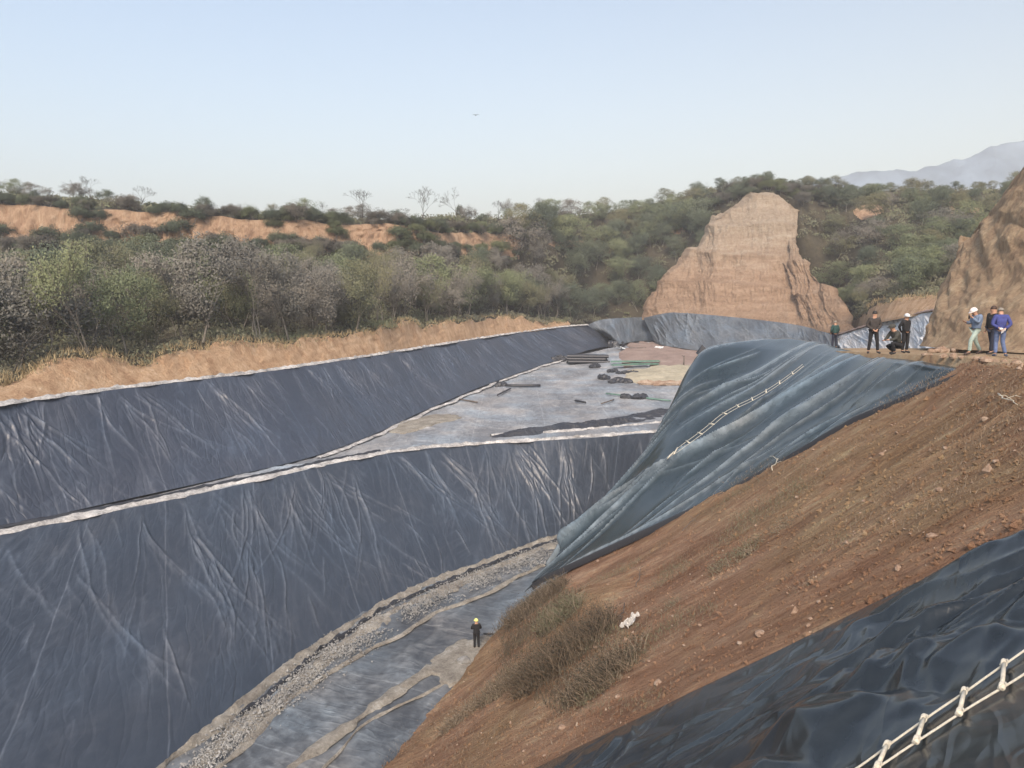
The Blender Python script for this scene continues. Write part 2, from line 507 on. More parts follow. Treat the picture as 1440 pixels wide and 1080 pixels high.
def liner(name, G, mat, seed, label, kind="thing", cat="liner sheet", up=True, lines=None, **kw):
    U, V = arc_uv(G)
    N = normals(G)
    if N[..., 2].mean() < 0: N = -N
    d, cr = drape(G, U, V, seed, **kw)
    if lines:
        h2, c2 = fold_lines(U, V, seed + 500, **lines)
        vm = V / (V[-1:, :] + 1e-6); e_ = np.clip(np.minimum(vm, 1 - vm) * 12 + .15, 0, 1)
        d = d * .45 + h2 * e_; cr = np.clip(cr * .28 + c2 * .62, 0, 1)
    G2 = G + N * d[..., None]
    o = grid_obj(name, G2, mat, (U, V))
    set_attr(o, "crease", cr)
    tag(o, label, cat, None, kind if kind != "thing" else None)
    return o, G2

def fold_lines(U, V, seed, nfan=40, nfree=60, vmax=None, amp=(.03, .09), wid=(.05, .12), sl=.7):
    """single creases: fans that spread from points on the slope, plus stray ones; returns height and painted crest highlight"""
    r = random.Random(seed)
    um = U[0]; L = float(um[-1]); vmax = vmax or float(V[-1].mean())
    H = np.zeros_like(U); Cc = np.zeros_like(U)
    lines = []
    for _ in range(nfan):
        ua = r.uniform(0, L); va = r.choice([0, 0, 0, r.uniform(0, .5) * vmax]); base = r.uniform(-.2, 1.0) * sl
        for k in range(r.randint(3, 8)):
            s_ = base + r.uniform(-.28, .28)
            lines.append((ua + r.uniform(-.25, .25), va + r.uniform(0, .12) * vmax, r.uniform(.25, .85) * vmax, s_, r.uniform(-.05, .05)))
    for _ in range(nfree):
        lines.append((r.uniform(0, L), r.uniform(0, .8) * vmax, r.uniform(.1, .5) * vmax, r.uniform(-.3, 1.3) * sl, r.uniform(-.06, .06)))
    for (u0, v0, ln, s_, cv) in lines:
        w_ = r.uniform(*wid); a_ = r.uniform(*amp)
        ue = u0 + s_ * ln + cv * ln * ln
        lo, hi = min(u0, ue) - 1.6, max(u0, ue) + 1.6
        j0, j1 = np.searchsorted(um, lo), np.searchsorted(um, hi)
        if j1 - j0 < 2: continue
        u, v = U[:, j0:j1], V[:, j0:j1]
        dv = v - v0
        uc = u0 + s_ * dv + cv * dv * dv + .09 * np.sin(dv * 1.1 + u0) + .03 * np.sin(dv * 2.7 + u0 * 2)
        t = np.clip(dv / ln, 0, 1)
        win = np.where((dv > 0) & (dv < ln), np.sin(t ** .6 * PI) ** .7, 0)
        x = (u - uc) / math.sqrt(1 + s_ * s_)
        h = np.exp(-np.abs(x) / w_) - .35 * np.exp(-np.abs(x - 2.2 * w_) / (1.6 * w_))
        H[:, j0:j1] += a_ * win * h
        Cc[:, j0:j1] = np.maximum(Cc[:, j0:j1], win * np.exp(-np.abs(x) / (w_ * .8)) * (a_ / amp[1]))
    return H, Cc

lowG = None
_, lowG = liner("liner_sheet", G, M['liner_lower'], 3, "huge dusty black liner on the lower slope between the white ledge line and gravel", lines=dict(nfan=46, nfree=120, amp=(.03, .10), wid=(.06, .13)))

TU = [PZ(0, 742, ZB), PZ(150, 708, ZB), PZ(300, 675, ZB), PZ(440, 642, ZB), PZ(532, 608, ZB), PZ(600, 576, -11.7), PZ(700, 535, -11), PZ(800, 501, -9.9), PZ(838, 490, -9.3), PZ(870, 485, -9.2)]
zr = -6.2
RIM = [PZ(-40, 575, zr), PZ(110, 554.5, zr), PZ(250, 537, zr), PZ(370, 523, zr), PZ(470, 508.5, -6.15), PZ(545, 497, -6.1), PZ(655, 479, -5.9), PZ(745, 465.5, -5.5), PZ(795, 459.5, -5.2), PZ(826, 457, -5.0)]
_v = RIM[0] - RIM[1]; _v /= np.linalg.norm(_v)
RIM = [RIM[0] + _v * 26] + RIM
_v = TU[0] - TU[1]; _v /= np.linalg.norm(_v)
TU = [TU[0] + _v * 26] + TU
G = loft([RIM, [a * .5 + b * .5 + np.array([0, 0, -.3]) for a, b in zip(RIM, TU)], TU], 110, 2200)
_, upG = liner("liner_sheet", G, M['liner_upper'], 21, "dusty blue black liner on the long upper slope under the orange bank", a1=.13, a2=.08, lines=dict(nfan=85, nfree=160, amp=(.03, .10), wid=(.05, .12)))

# end of the upper slope folds round into the far recess
G = loft([[RIM[-1], P(850, 449, 150), P(905, 446, 160), P(960, 446, 152)],
          [TU[-1], P(872, 484, 140), P(905, 479, 150), P(945, 483, 143)]], 40, 160)
liner("liner_sheet", G, M['liner_far'], 31, "shaded liner wall at the far end of the pit, left of the tall loess cliff")

# bench floor -------------------------------------------------------
FARB = TU + [P(930, 481, 138), P(1080, 492, 128), P(1250, 500, 110)]
NEARB = EDGE
def polysample(poly, n):
    poly = np.asarray(poly)
    d = np.concatenate([[0], np.cumsum(np.linalg.norm(np.diff(poly, axis=0), axis=1))]); s = np.linspace(0, d[-1], n)
    return np.stack([np.interp(s, d, poly[:, k]) for k in range(3)], 1)
# pair near and far edges by hand so the grid lines stay roughly square
pairsN = [EDGE[0], EDGE[1], EDGE[2], EDGE[3], EDGE[5], EDGE[6], EDGE[7], EDGE[8], EDGE[9], EDGE[10], EDGE[11], EDGE[12]]
pairsF = [TU[0], TU[1], TU[2], TU[3], TU[4], TU[5], TU[6], TU[7], TU[8], P(905, 480, 146), P(1060, 491, 134), P(1230, 498, 112)]
pairsF = [p + np.array([0, 1.0, -.15]) for p in pairsF]
G = loft([pairsN, pairsF], 420, 420, cc=False)
U, V = G[..., 0], G[..., 1]
d = .10 * fbm(U * .12, V * .12, 41, 4) + .07 * ridge(U * .18 + fbm(U * .1, V * .1, 43, 2) * 2, V * .5, 44, 5) ** 2 + .05 * fbm(U * .8, V * .8, 45, 3)
G[..., 2] += d * np.clip((G[..., 1] - G[:1, :, 1]) * .5, 0, 1)
benchG = G
_d, _c = drape(None, V + U * .3, U - V * .3, 47, edge=0, fx=.35)
G[..., 2] += _d * .5
o = grid_obj("liner_sheet", G, M['liner_bench'], (U, V))
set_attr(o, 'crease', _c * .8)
tag(o, "pale dusty liner lying flat over the broad ledge halfway up the pit", "liner sheet")

# sandy and mauve soil patches laid over the far part of the bench
def patch(name, mat, cen, mean, seed, thick=.25, label=None, cat=None, kind=None, n=90, G0=None):
    """irregular low mound of soil on the bench; cen list of pixel outline corners"""
    G0 = benchG if G0 is None else G0
    pts = np.array([nearest(G0, *c) for c in cen])
    c0 = pts.mean(0)
    k = len(pts)
    A = np.linspace(0, 2 * PI, n, endpoint=False)
    ring = _cr(np.vstack([pts, pts[:1]]), n + 1, True)[:-1]
    rings = []
    rr = np.linspace(0, 1, 26)
    V = []
    X0, Y0 = G0[..., 0], G0[..., 1]
    for r in rr:
        rad = r * (1 + .13 * fbm(np.cos(A) * 2.4, np.sin(A) * 2.4, seed, 4) * 2)
        q = c0[None] + (ring - c0) * rad[:, None]
        zb = c0[2] + (ring[:, 2] - c0[2]) * rad
        h = thick * (1 - r ** 3) * (1 + .7 * fbm(q[:, 0] * .5, q[:, 1] * .5, seed + 3, 4)) + .02
        if r > .97: h = h * 0 - .25
        q[:, 2] = zb + h + .06
        V.append(q)
    Gm = np.array(V)
    Gm = np.concatenate([Gm, Gm[:, :1]], 1)
    o = grid_obj(name, Gm, mat)
    tag(o, label, cat, None, kind)
    return o

patch("mauve_soil", M['mauve'], [(880, 515), (872, 498), (885, 484), (905, 476), (935, 483), (985, 495), (1010, 505), (960, 516)], 0, 61, .30, kind="structure")
patch("sand_ground", M['sand'], [(872, 536), (880, 523), (925, 516), (975, 515), (1010, 520), (1010, 540), (960, 541), (905, 540)], 0, 67, .5, kind="structure")

# strips of soil that weigh the liner down ---------------------------
def strip(name, poly, width, height, mat, seed, label=None, cat=None, kind=None, step=.22, off=0.0, wob=.35):
    q = resamp(poly, step)
    n = len(q)
    t = np.gradient(q, axis=0); t[:, 2] = 0; t /= np.linalg.norm(t, axis=1, keepdims=True)
    s = np.stack([-t[:, 1], t[:, 0], np.zeros(n)], 1)
    a = np.arange(n) * step
    wv = width * (1 + 1.5 * fbm(a * .35, a * 0 + seed, seed, 4)); wv = np.maximum(wv, width * .12)
    o_ = off + wob * fbm(a * .12, a * 0 + seed + 5, seed, 3)
    prof = [(-1, -.25), (-.8, .25), (-.4, .8), (0, 1), (.4, .8), (.8, .25), (1, -.25)]
    Gm = []
    for j, (x, z) in enumerate(prof):
        hz = height * z * (1 + 1.4 * fbm(a * 1.3, a * 0 + j * .7 + seed, seed + 2, 3))
        Gm.append(q + s * (o_ + wv * .5 * x * (1 + .3 * pn(a * 2.1, a * 0 + j, seed + 8)))[:, None] + np.array([0, 0, 1.0])[None] * (hz + .03)[:, None])
    o = grid_obj(name, np.array(Gm), mat)
    return tag(o, label, cat, None, kind)

def eoff(poly, f, dz=0): return [p + f + np.array([0, 0, dz]) for p in poly]
strip("soil_strip", eoff(EDGE, np.array([-.25, .35, 0]), .0), .75, .14, M['pale'], 71, "white crusted soil line along the edge of the pit ledge", "soil strip")
strip("soil_strip", eoff(EDGE[:7], np.array([-.75, 1.0, 0]), .0), .28, .10, M['liner_dark'], 73, "thin dark fold of liner lying just behind the white ledge line", "liner fold")
strip("soil_strip", eoff(RIM, np.array([-.1, .25, 0]), .0), .55, .16, M['pale'], 75, "pale soil ridge along the top rim under the orange bank", "soil strip")
strip("soil_strip", [PZ(x, y, -12.1) for x, y in ((690, 613), (760, 609), (830, 604), (900, 597), (990, 590))], .7, .14, M['pale'], 77, "pale soil ridge behind the dark crumpled sheet on the ledge", "soil strip")
strip("soil_strip", eoff(TU[4:9], np.array([.5, -.5, 0]), .0), .5, .08, M['pale'], 79, "loose brown soil along the foot of the upper slope", "soil strip", wob=.8)
patch("loose_soil", M['loose'], [(535, 606), (560, 592), (620, 583), (650, 588), (600, 600), (570, 610)], 0, 81, .12, kind="structure")

# channel floor -------------------------------------------------------
xs = np.linspace(-34, 34, 620); ys = np.linspace(8, 74, 540)
X, Y = np.meshgrid(xs, ys)
Z = np.full_like(X, ZF) + .08 * fbm(X * .15, Y * .15, 91, 3)
TP = np.array(TOE)[:, :2]
_o = np.argsort(TP[:, 1])
def toe_x(y):
    return np.interp(y, TP[:10, 1], TP[:10, 0])
DX = (X - toe_x(Y)) * .93       # metres to the right of the toe of the far slope
_d, fcr = drape(None, Y * .9 + X * .4, DX, 93, edge=0, fx=.5)
Z += _d * .4
fold = np.clip(ridge(DX * .55 + fbm(X * .1, Y * .1, 95, 3) * 2, Y * .06, 97, 4), 0, 1) ** 1.5
Z += .09 * fold + .02 * fbm(X * .9, Y * .9, 99, 3)
flG = np.stack([X, Y, Z], 2)
o = grid_obj("liner_sheet", flG, M['liner_floor'], (Y * .9 + X * .4, DX * 1.0))
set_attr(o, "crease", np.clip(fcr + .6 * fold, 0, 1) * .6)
tag(o, "wrinkled dusty liner on the pit bottom round the lone worker", "liner sheet")

def band(poly, off):
    q = resamp(poly, .5); t = np.gradient(q, axis=0); t /= np.linalg.norm(t, axis=1, keepdims=True)
    return q + np.stack([t[:, 1], -t[:, 0], t[:, 2] * 0], 1) * off
strip("gravel_bed", band(TOE[1:11], 1.4), 1.0, .14, M['loose'], 103, kind="structure", wob=.5)
strip("soil_strip", band(TOE[1:11], .15), .8, .2, M['loose'], 105, "rough soil line at the foot of the lower slope", "soil strip", wob=.5)
strip("liner_fold", band(TOE[3:11], .75), .22, .22, M['liner_dark'], 107, "black upturned liner edge along the gravel on the pit bottom", "liner fold", wob=.6)
pathp = [PZ(x, y, ZF + .05) for x, y in ((330, 1150), (410, 1080), (470, 1035), (530, 992), (580, 958), (610, 938))]
strip("path", pathp, .75, .10, M['loose'], 109, kind="structure", wob=.3)

strip("soil_strip", [PZ(x, y, ZF + .05) for x, y in ((262, 1120), (330, 1050), (420, 975), (520, 912), (620, 862), (700, 825), (770, 797))], .38, .09, M['loose'], 113, "thin broken sediment line on the pit floor between the gravel and the tan path", "soil strip", wob=.9)
strip("soil_strip", [PZ(x, y, ZF + .05) for x, y in ((395, 1130), (450, 1075), (520, 1020), (580, 985), (640, 950))], .18, .06, M['loose'], 117, "short pale sediment line right of the tan path on the pit floor", "soil strip", wob=.9)
patch("loose_soil", M['loose'], [(600, 935), (640, 905), (690, 897), (700, 915), (665, 945), (625, 965)], 0, 119, .06, kind="structure", G0=flG)
# stones of the gravel band
def stones(centres, sizes, mat, name, rng):
    base = np.array([(1, 0, 0), (-1, 0, 0), (0, 1, 0), (0, -1, 0), (0, 0, 1), (0, 0, -1)], float)
    F8 = np.array([(0, 2, 4), (2, 1, 4), (1, 3, 4), (3, 0, 4), (2, 0, 5), (1, 2, 5), (3, 1, 5), (0, 3, 5)])
    n = len(centres)
    r = base[None] * (1 + rng.uniform(-.4, .4, (n, 6, 1))) * (sizes[:, None, None] * rng.uniform(.6, 1.2, (n, 1, 3)))
    a = rng.uniform(0, 2 * PI, n); b = rng.uniform(-.6, .6, n)
    ca, sa, cb, sb = np.cos(a), np.sin(a), np.cos(b), np.sin(b)
    x = r[..., 0] * ca[:, None] - r[..., 1] * sa[:, None]; y = r[..., 0] * sa[:, None] + r[..., 1] * ca[:, None]
    z = r[..., 2] * cb[:, None] + x * sb[:, None]
    V = np.stack([x, y, z], 2) + centres[:, None]
    Fc = (np.arange(n)[:, None, None] * 6 + F8[None]).reshape(-1, 3)
    return obj(name, mesh_from(name, V.reshape(-1, 3), Fc, [mat], False))
q = band(TOE[2:11], 1.7)
n = 15000
i = rng.integers(0, len(q), n)
t = np.gradient(q, axis=0)[i]; t /= np.linalg.norm(t, axis=1, keepdims=True)
c = q[i] + np.stack([t[:, 1], -t[:, 0], t[:, 2] * 0], 1) * (rng.normal(0, 1, (n, 1)) * np.interp(np.arange(len(q))[i], [0, len(q) * .3, len(q)], [.38, .7, 1.0])[:, None] + np.interp(np.arange(len(q))[i], [0, len(q)], [-.2, .6])[:, None]) + t * rng.uniform(-.3, .3, (n, 1))
c[:, 2] = ZF + rng.uniform(.08, .24, n)
keep = fbm(c[:, 0] * .35, c[:, 1] * .35, 111, 3) + np.linspace(0, 0, n) + rng.uniform(-.3, .3, n) > -.12
c = c[keep]; n = len(c)
tag(stones(c, rng.gamma(2.5, .011, n) + .018, M['stone'], "gravel", rng), kind="stuff")

# ================================================================== near bank (brown earth slope)
def brown_z(x, y):
    n_ = .943 * (x + 5.2) - .332 * (y - 28.8)
    return ZF + .83 * n_
def brown_surf(n_, t_):
    x = -5.2 + .943 * n_ + .332 * t_
    y = 28.8 - .332 * n_ + .943 * t_
    z = ZF + .83 * n_
    z = np.where(z > -1.95, -1.95 + (z + 1.95) * .02, z)
    z += .20 * fbm(n_ * .18, t_ * .18, 121, 4) + .10 * ridge(t_ * .5 + fbm(n_ * .2, t_ * .2, 125, 2), n_ * .12, 127, 4) + .035 * fbm(n_ * 1.6, t_ * 1.6, 129, 4)
    z += .8 * np.exp(-((n_ - 3.5) ** 2 / 9 + (t_ - 11.5) ** 2 / 14))
    # bulge under the bushes and a hollow worn into it
    z += 1.1 * np.exp(-((n_ - 6.5) ** 2 / 7 + (t_ - 3.5) ** 2 / 8)) - .35 * np.exp(-((n_ - 5.2) ** 2 / .8 + (t_ - .5) ** 2 / 1.2))
    return np.stack([x, y, z], -1)
nn = np.concatenate([np.linspace(-1.2, 22, 520)])
tt = np.linspace(-34, 12.5, 900)
Nn, Tt = np.meshgrid(nn, tt)
Tlim = np.interp(Nn, [-1.2, 0, 2.5, 7.2, 11.85, 14.8, 17.2, 20.2, 22], [14.6, 14.6, 14.3, 12.6, 10.6, 8.6, 6.4, 3.2, 3.2]) + .4
Tt = np.minimum(-34 + (Tt + 34) * (Tlim + 34) / 46.5, Tlim)
brG = brown_surf(Nn, Tt)
brG[..., 2] -= .06
o = grid_obj("earth_slope", brG, M['brown'])
tag(o, kind="structure")

# terrace where the people stand
def zt(y): return np.interp(y, [-20, 20, 27, 32, 45, 53, 70], [-1.95, -1.97, -2.03, -2.33, -2.98, -3.6, -4.6])
def xf(y): return np.interp(y, [-12, 21.8, 24, 27, 31, 36, 42, 50, 53, 56, 62], [2.9, 14.9, 15.0, 15.2, 15.6, 16.4, 16.7, 16.0, 14.2, 18, 30])
ys = np.concatenate([np.linspace(-12, 20, 60), np.linspace(20.3, 62, 260)])
ss = np.linspace(0, 1, 200) ** 1.8
Yg, Sg = np.meshgrid(ys, ss)
Xg = xf(Yg) + Sg * (70 - xf(Yg))
Zg = zt(Yg) + .05 * fbm(Xg * .6, Yg * .6, 131, 4) + .10 * np.maximum(0, fbm(Xg * .25, Yg * .25, 133, 3))
Zg += .14 * np.exp(-((Xg - xf(Yg) - .5) / .5) ** 2) * (.6 + fbm(Yg * .9, Xg * .9, 135, 3)) * (Yg < 25)
terG = np.stack([Xg, Yg, Zg], 2)
# a skirt on the front edge
sk = terG[:1].copy(); sk[..., 2] -= 1.2; sk[..., 0] -= .3
grid_o = grid_obj("terrace_ground", np.concatenate([sk, terG], 0), M['terrace'])
tag(grid_o, kind="structure")

# blue draped sheet over the nose ---------------------------------------
low = [P(1360, 521, 24), P(1200, 588, 28), P(1100, 646, 31), P(1000, 702, 34), P(870, 762, 37.5), P(760, 812, 41), P(748, 822, 41.7), P(738, 832, 42.2)]
upp = [P(1360, 519, 24.6), P(1270, 508, 29), P(1195, 500, 36), P(1085, 486, 47), P(990, 492, 51), P(958, 572, 49.5), P(897, 675, 46.5), P(835, 748, 45.5)]
mid = []
for k, (a, b) in enumerate(zip(low, upp)):
    mid.append(a * .5 + b * .5 + np.array([0, 0, (0, .02, .05, .15, .25, .1, 0, 0)[k]]))
bk = [p + np.array([1.5, 2.0, -.05]) for p in upp]
for k in (4, 5): bk[k] = upp[k] + np.array([3.5, 4.0, -2.2])
for k in (6, 7): bk[k] = upp[k] + np.array([2.0, 5.0, -4.5])
bk2 = [p + np.array([2.0, 3.0, -.6 if k < 3 else -4]) for k, p in enumerate(bk)]
G = loft([low, mid, upp, bk, bk2], 480, 760, cr=True, cc=True)
Ui, Vi = np.meshgrid(np.linspace(0, 34, 760), np.linspace(0, 1, 480))
U, V = arc_uv(G)
N = normals(G)
if N[..., 2].mean() < 0: N = -N
# long folds that run from the crest down towards the low tip of the nose
_lo = G[0]; ul = np.concatenate([[0], np.cumsum(np.linalg.norm(np.diff(_lo, axis=0), axis=1))])[None, :] + 0 * V
A_ = ul; B_ = V
q_ = B_ + .42 * A_ + .55 * fbm(A_ * .08, B_ * .12, 151, 2) + .03 * fbm(A_ * .3, B_ * .3, 152, 2)
f1 = np.clip(ridge(q_ * .33 + .2 * np.sin(A_ * .35), A_ * .05, 153, 2.4), 0, 1)
f2 = np.clip(ridge(q_ * 1.0 + B_ * .12, A_ * .06, 155, 3.2), 0, 1)
f4 = np.clip(ridge(q_ * 2.0 - A_ * .18, A_ * .14 + B_ * .2, 159, 3.6), 0, 1) ** 1.2
f3 = fbm(A_ * .25, q_ * .35, 157, 2)
bluC = np.zeros_like(A_); row_b = np.linspace(0, 4, 480)[:, None]
def fold_blue(q, A):
    r = random.Random(77); H = np.zeros_like(q); q0, q1 = float(q.min()), float(q.max())
    for k in range(150):
        big = k < 34
        w_ = r.uniform(.22, .55) if big else r.uniform(.13, .24); a_ = r.uniform(.22, .60) if big else r.uniform(.06, .24)
        qc0 = r.uniform(q0, q1); A0 = r.uniform(-4, 30); ln = r.uniform(8, 24) if big else r.uniform(3, 11); s_ = r.gauss(0, .10 if big else .16); cv = r.gauss(0, .006)
        dA = A - A0; t = np.clip(dA / ln, 0, 1); win = np.sin(t * PI) ** .8
        x = q - (qc0 + s_ * dA + cv * dA * dA + .08 * np.sin(dA * .8 + k))
        side = np.where(x > 0, w_ * .6, w_)
        h = np.exp(-np.abs(x) / side)
        H += a_ * win * h
        np.maximum(bluC, win * np.exp(-np.abs(x) / (side * .6)) * min(1, a_ / .3), out=bluC)
    return H - .34 * np.clip(row_b / .8, 0, 1)
am1 = np.clip(.55 + 1.5 * fbm(A_ * .09, q_ * .30, 161, 2), .05, 1.3); am2 = np.clip(.35 + 2.0 * fbm(A_ * .14, q_ * .22, 163, 2), 0, 1.4)
dd = fold_blue(q_, A_) + .10 * f3
row = np.linspace(0, 4, 480)[:, None]
dd = dd * np.clip(row * 2.2, .05, 1) * np.interp(row, [0, 1.2, 1.9, 4], [1, 1, .12, .1]) * np.clip(ul / 5, .05, 1)
bluG0, bluN = G.copy(), N
G = G + N * (dd - .02)[..., None]
bluD = dd
bluG = G
o = grid_obj("liner_sheet", G, M['liner_blue'], (A_, B_))
set_attr(o, 'crease', np.clip(bluC, 0, 1) * 1.0)  # fold highlights put into the colour through this mask
tag(o, "glossy blue black sheet draped in folds over the earth nose by the standing men", "liner sheet")
sol = o.modifiers.new("thick", 'SOLIDIFY'); sol.thickness = .03; sol.offset = -1
# black hem hanging below its lower edge
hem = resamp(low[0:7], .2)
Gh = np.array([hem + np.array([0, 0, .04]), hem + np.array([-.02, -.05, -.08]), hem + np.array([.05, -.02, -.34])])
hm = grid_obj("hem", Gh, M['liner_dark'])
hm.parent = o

# near black sheet ---------------------------------------------------
def nearz(x, y): return -11.1 + .641 * (x - .68) - .498 * (y - 16.8)
D1 = np.array([.832, -.554]); D2 = np.array([-.554, -.832])
aa = np.linspace(-9, 17, 700); bb = np.linspace(0, 19, 560)
Ag, Bg = np.meshgrid(aa, bb)
def near_pt(Ag, Bg, lift=0.0):
    edge = .10 * fbm(Ag * .5, Ag * 0 + 3.3, 201, 3)
    x = .68 + D1[0] * Ag + D2[0] * (Bg + edge * np.exp(-Bg)); y = 16.8 + D1[1] * Ag + D2[1] * (Bg + edge * np.exp(-Bg))
    z = nearz(x, y)
    z = np.where(z > -2.2, -2.2 + .45 * np.tanh((z + 2.2) / .9), z)
    w_ = fbm(Ag * .25, Bg * .25, 203, 3)
    # broad soft folds whose creases run along the fall of the sheet, crossed by kinks
    q1 = Ag * .30 + Bg * .95 + w_ * 1.1
    q2 = Ag * .95 - Bg * .25 + w_ * 1.3
    r1 = np.clip(ridge(q1 * .50, q2 * .22, 205, 2.4), 0, 1) ** 1.0
    r2 = np.clip(ridge(q2 * .8 + q1 * .35, q1 * .30, 207, 2.6), 0, 1) ** 1.1
    r3 = fbm(Ag * .7, Bg * .7, 209, 3)
    r4 = np.clip(ridge(q1 * 1.7 + w_, q2 * .6, 211, 3.6), 0, 1) ** 1.5
    fall = np.clip(Bg * .8, 0, 1)
    calm = 1 - .9 * np.clip((Bg - np.interp(Ag, LAD_A, LAD_B) + 1.6) / 1.2, 0, 1)
    r5 = np.clip(ridge(q2 * .6 - q1 * .5 + 5, q1 * .25, 213, 2.6), 0, 1)
    z = z + (.34 * r1 + .22 * r2 - .20 * r5 + .03 * r3 + .08 * r4) * fall * calm * np.interp(Ag, [-9, 2, 8], [.3, .5, 1.0]) + .10 * np.sin(Ag * .7 + Bg * .5) * fall - .24 * np.clip(Bg * .7, 0, 1) + .04 + lift
    return np.stack([x, y, z], -1)
def plane_hit(px, py):
    d = ray(px, py)
    k = (-11.1 + .641 * -.68 + .498 * 16.8) / (d[2] - .641 * d[0] + .498 * d[1])
    return d * k
def near_ab(p):
    q = np.array([p[0] - .68, p[1] - 16.8]); return q @ D1, q @ D2
_l0, _l1 = near_ab(plane_hit(1241, 1066)), near_ab(plane_hit(1440, 930))
_v = np.array(_l1) - np.array(_l0)
_ends = sorted([tuple(np.array(_l0) - _v * 1.2), tuple(np.array(_l1) + _v * 1.2)])
LAD_A, LAD_B = [e[0] for e in _ends], [e[1] for e in _ends]
print("ladder ab", _l0, _l1)
neG = near_pt(Ag, Bg)
skr = neG[:1].copy(); skr[..., 2] -= .35
o = grid_obj("liner_sheet", np.concatenate([skr, neG], 0), M['liner_near'], None)
l = o.data.uv_layers.new(name="uv")
idx = np.zeros(len(o.data.loops), dtype=np.int32); o.data.loops.foreach_get("vertex_index", idx)
uvs = np.stack([np.concatenate([Ag[:1], Ag]).ravel(), np.concatenate([Bg[:1], Bg]).ravel()], 1).astype(np.float32)
l.data.foreach_set("uv", uvs[idx].ravel())
tag(o, "nearest glossy black sheet with big soft folds, under the white rope ladder", "liner sheet")
sol = o.modifiers.new("thick", 'SOLIDIFY'); sol.thickness = .02; sol.offset = -1
print("near sheet mean normal", o.data.polygons[5000].normal)

# ================================================================== far hills
def C(px, *rows): return [P(px, y, Y) for y, Y in rows]
def rim_at(px):
    q = resamp(RIM, .5); X_, Y_ = proj(q); i = np.argmin(np.abs(X_ - px)); return q[i]
cols = []
#      px    banktop   floor    base(cliff)  top(cliff)  skyline   plateau(z)
L = [(-40, 545, 352, 104, 284, 277, 116), (0, 537, 350, 105, 284, 276, 117), (100, 497, 346, 106, 291, 281, 118), (200, 507, 346, 108, 298, 291, 120),
     (290, 483, 346, 110, 304, 299, 122), (400, 482, 348, 112, 311, 306, 124), (500, 470, 352, 116, 317, 309, 128),
     (560, 455, 352, 119, 318, 309, 131), (600, 458, 350, 122, 322, 309, 134), (700, 445, 352, 140, 330, 308, 152), (785, 455, 350, 158, 322, 304, 172)]
_first = None
for px, bt, cb, Yb, ct, sk_, Yt in L:
    r0 = rim_at(px) + np.array([-.3, .5, 0])
    d0 = r0[1]
    Yk = d0 + 2.8
    b = P(px, bt, Yk)
    f1_ = b + np.array([b[0] / b[1] * 10, 10, .2])
    f3_ = P(px, cb, Yb)
    f2_ = f1_ * .5 + f3_ * .5; f2_[2] = f1_[2] * .82 + f3_[2] * .18
    t_ = P(px, ct, Yb + 2.5)
    s_ = P(px, sk_, Yt)
    e_ = P(px, sk_, Yt + 60); e_[2] = s_[2] - 1
    e2 = P(px, sk_, 1150); e2[2] = s_[2] - 4
    cols.append([r0, b, f1_, f2_, f3_, t_, s_, e_, e2])
_rd = (RIM[1] - RIM[2]) / np.linalg.norm(RIM[1] - RIM[2])
c0 = [p + _rd * 24 + (np.array([-12, 0, 0]) if k > 2 else 0) for k, p in enumerate(cols[0])]; c0[8] = cols[0][8] + np.array([-600, -600, 0]); c0[7] = cols[0][7] + np.array([-70, -30, 0])
cols = [c0] + cols
Rr = [(840, (452, 158), (446, 161), (440, 163), (428, 166), (380, 172), (330, 180), (300, 190)),
      (905, (450, 164), (446, 166), (432, 167), (410, 169), (365, 175), (320, 184), (288, 196)),
      (960, (450, 158), (440, 160), (425, 162), (395, 165), (350, 171), (305, 182), (277, 196)),
      (1030, (450, 152), (436, 155), (415, 157), (375, 159), (335, 161), (288, 164), (262, 172)),
      (1085, (450, 148), (436, 153), (415, 156), (360, 158), (310, 159.5), (268, 161.5), (256, 169)),
      (1130, (460, 145), (440, 147), (415, 149), (380, 150), (335, 151), (286, 155), (262, 164)),
      (1172, (462, 136), (440, 139), (426, 141), (388, 145), (338, 149), (295, 154), (266, 164)),
      (1205, (460, 122), (446, 125), (428, 129), (388, 136), (338, 144), (295, 151), (268, 164)),
      (1230, (453, 99), (428, 103), (412, 110), (375, 124), (335, 136), (295, 150), (270, 166)),
      (1310, (438, 80), (415, 84), (408, 94), (375, 112), (335, 128), (298, 146), (268, 164)),
      (1400, (428, 68), (405, 72), (398, 84), (365, 104), (325, 124), (290, 144), (267, 164)),
      (1560, (420, 60), (395, 64), (388, 76), (355, 98), (315, 120), (285, 142), (262, 164)),
      (2300, (410, 50), (385, 54), (378, 66), (345, 88), (305, 110), (280, 132), (255, 154))]
for rr in Rr:
    px = rr[0]
    c_ = [P(px, y, Yy) for y, Yy in rr[1:]]
    e_ = P(px, rr[-1][0], rr[-1][1] + 60); e_[2] = c_[-1][2] - 1
    e2 = P(px, rr[-1][0], 1150); e2[2] = c_[-1][2] - 4
    cols.append(c_ + [e_, e2])
HC = np.array(cols)                       # (ncol, 9, 3)
NR_, NC_ = 8 * 26 + 1, 1000
hG = loft(np.swapaxes(HC, 0, 1), NR_, NC_)
colpos = np.linspace(0, len(cols) - 1, NC_); rowpos = np.linspace(0, 8, NR_)
X_, Y_ = hG[..., 0], hG[..., 1]
amp = np.interp(rowpos, [0, .05, 1, 2, 4, 4.5, 5, 6, 8], [0, .1, .35, .5, .5, 1.0, .5, .5, .3])[:, None]
rough_ = fbm(X_ * .09, Y_ * .09, 301, 5)
rill = fbm(X_ * .55 + Y_ * .3, rowpos[:, None] * .8 + 0 * X_, 303, 4)
bankm = np.exp(-((rowpos[:, None] - .5) / .45) ** 2); clm = np.exp(-((rowpos[:, None] - 4.5) / .45) ** 2)
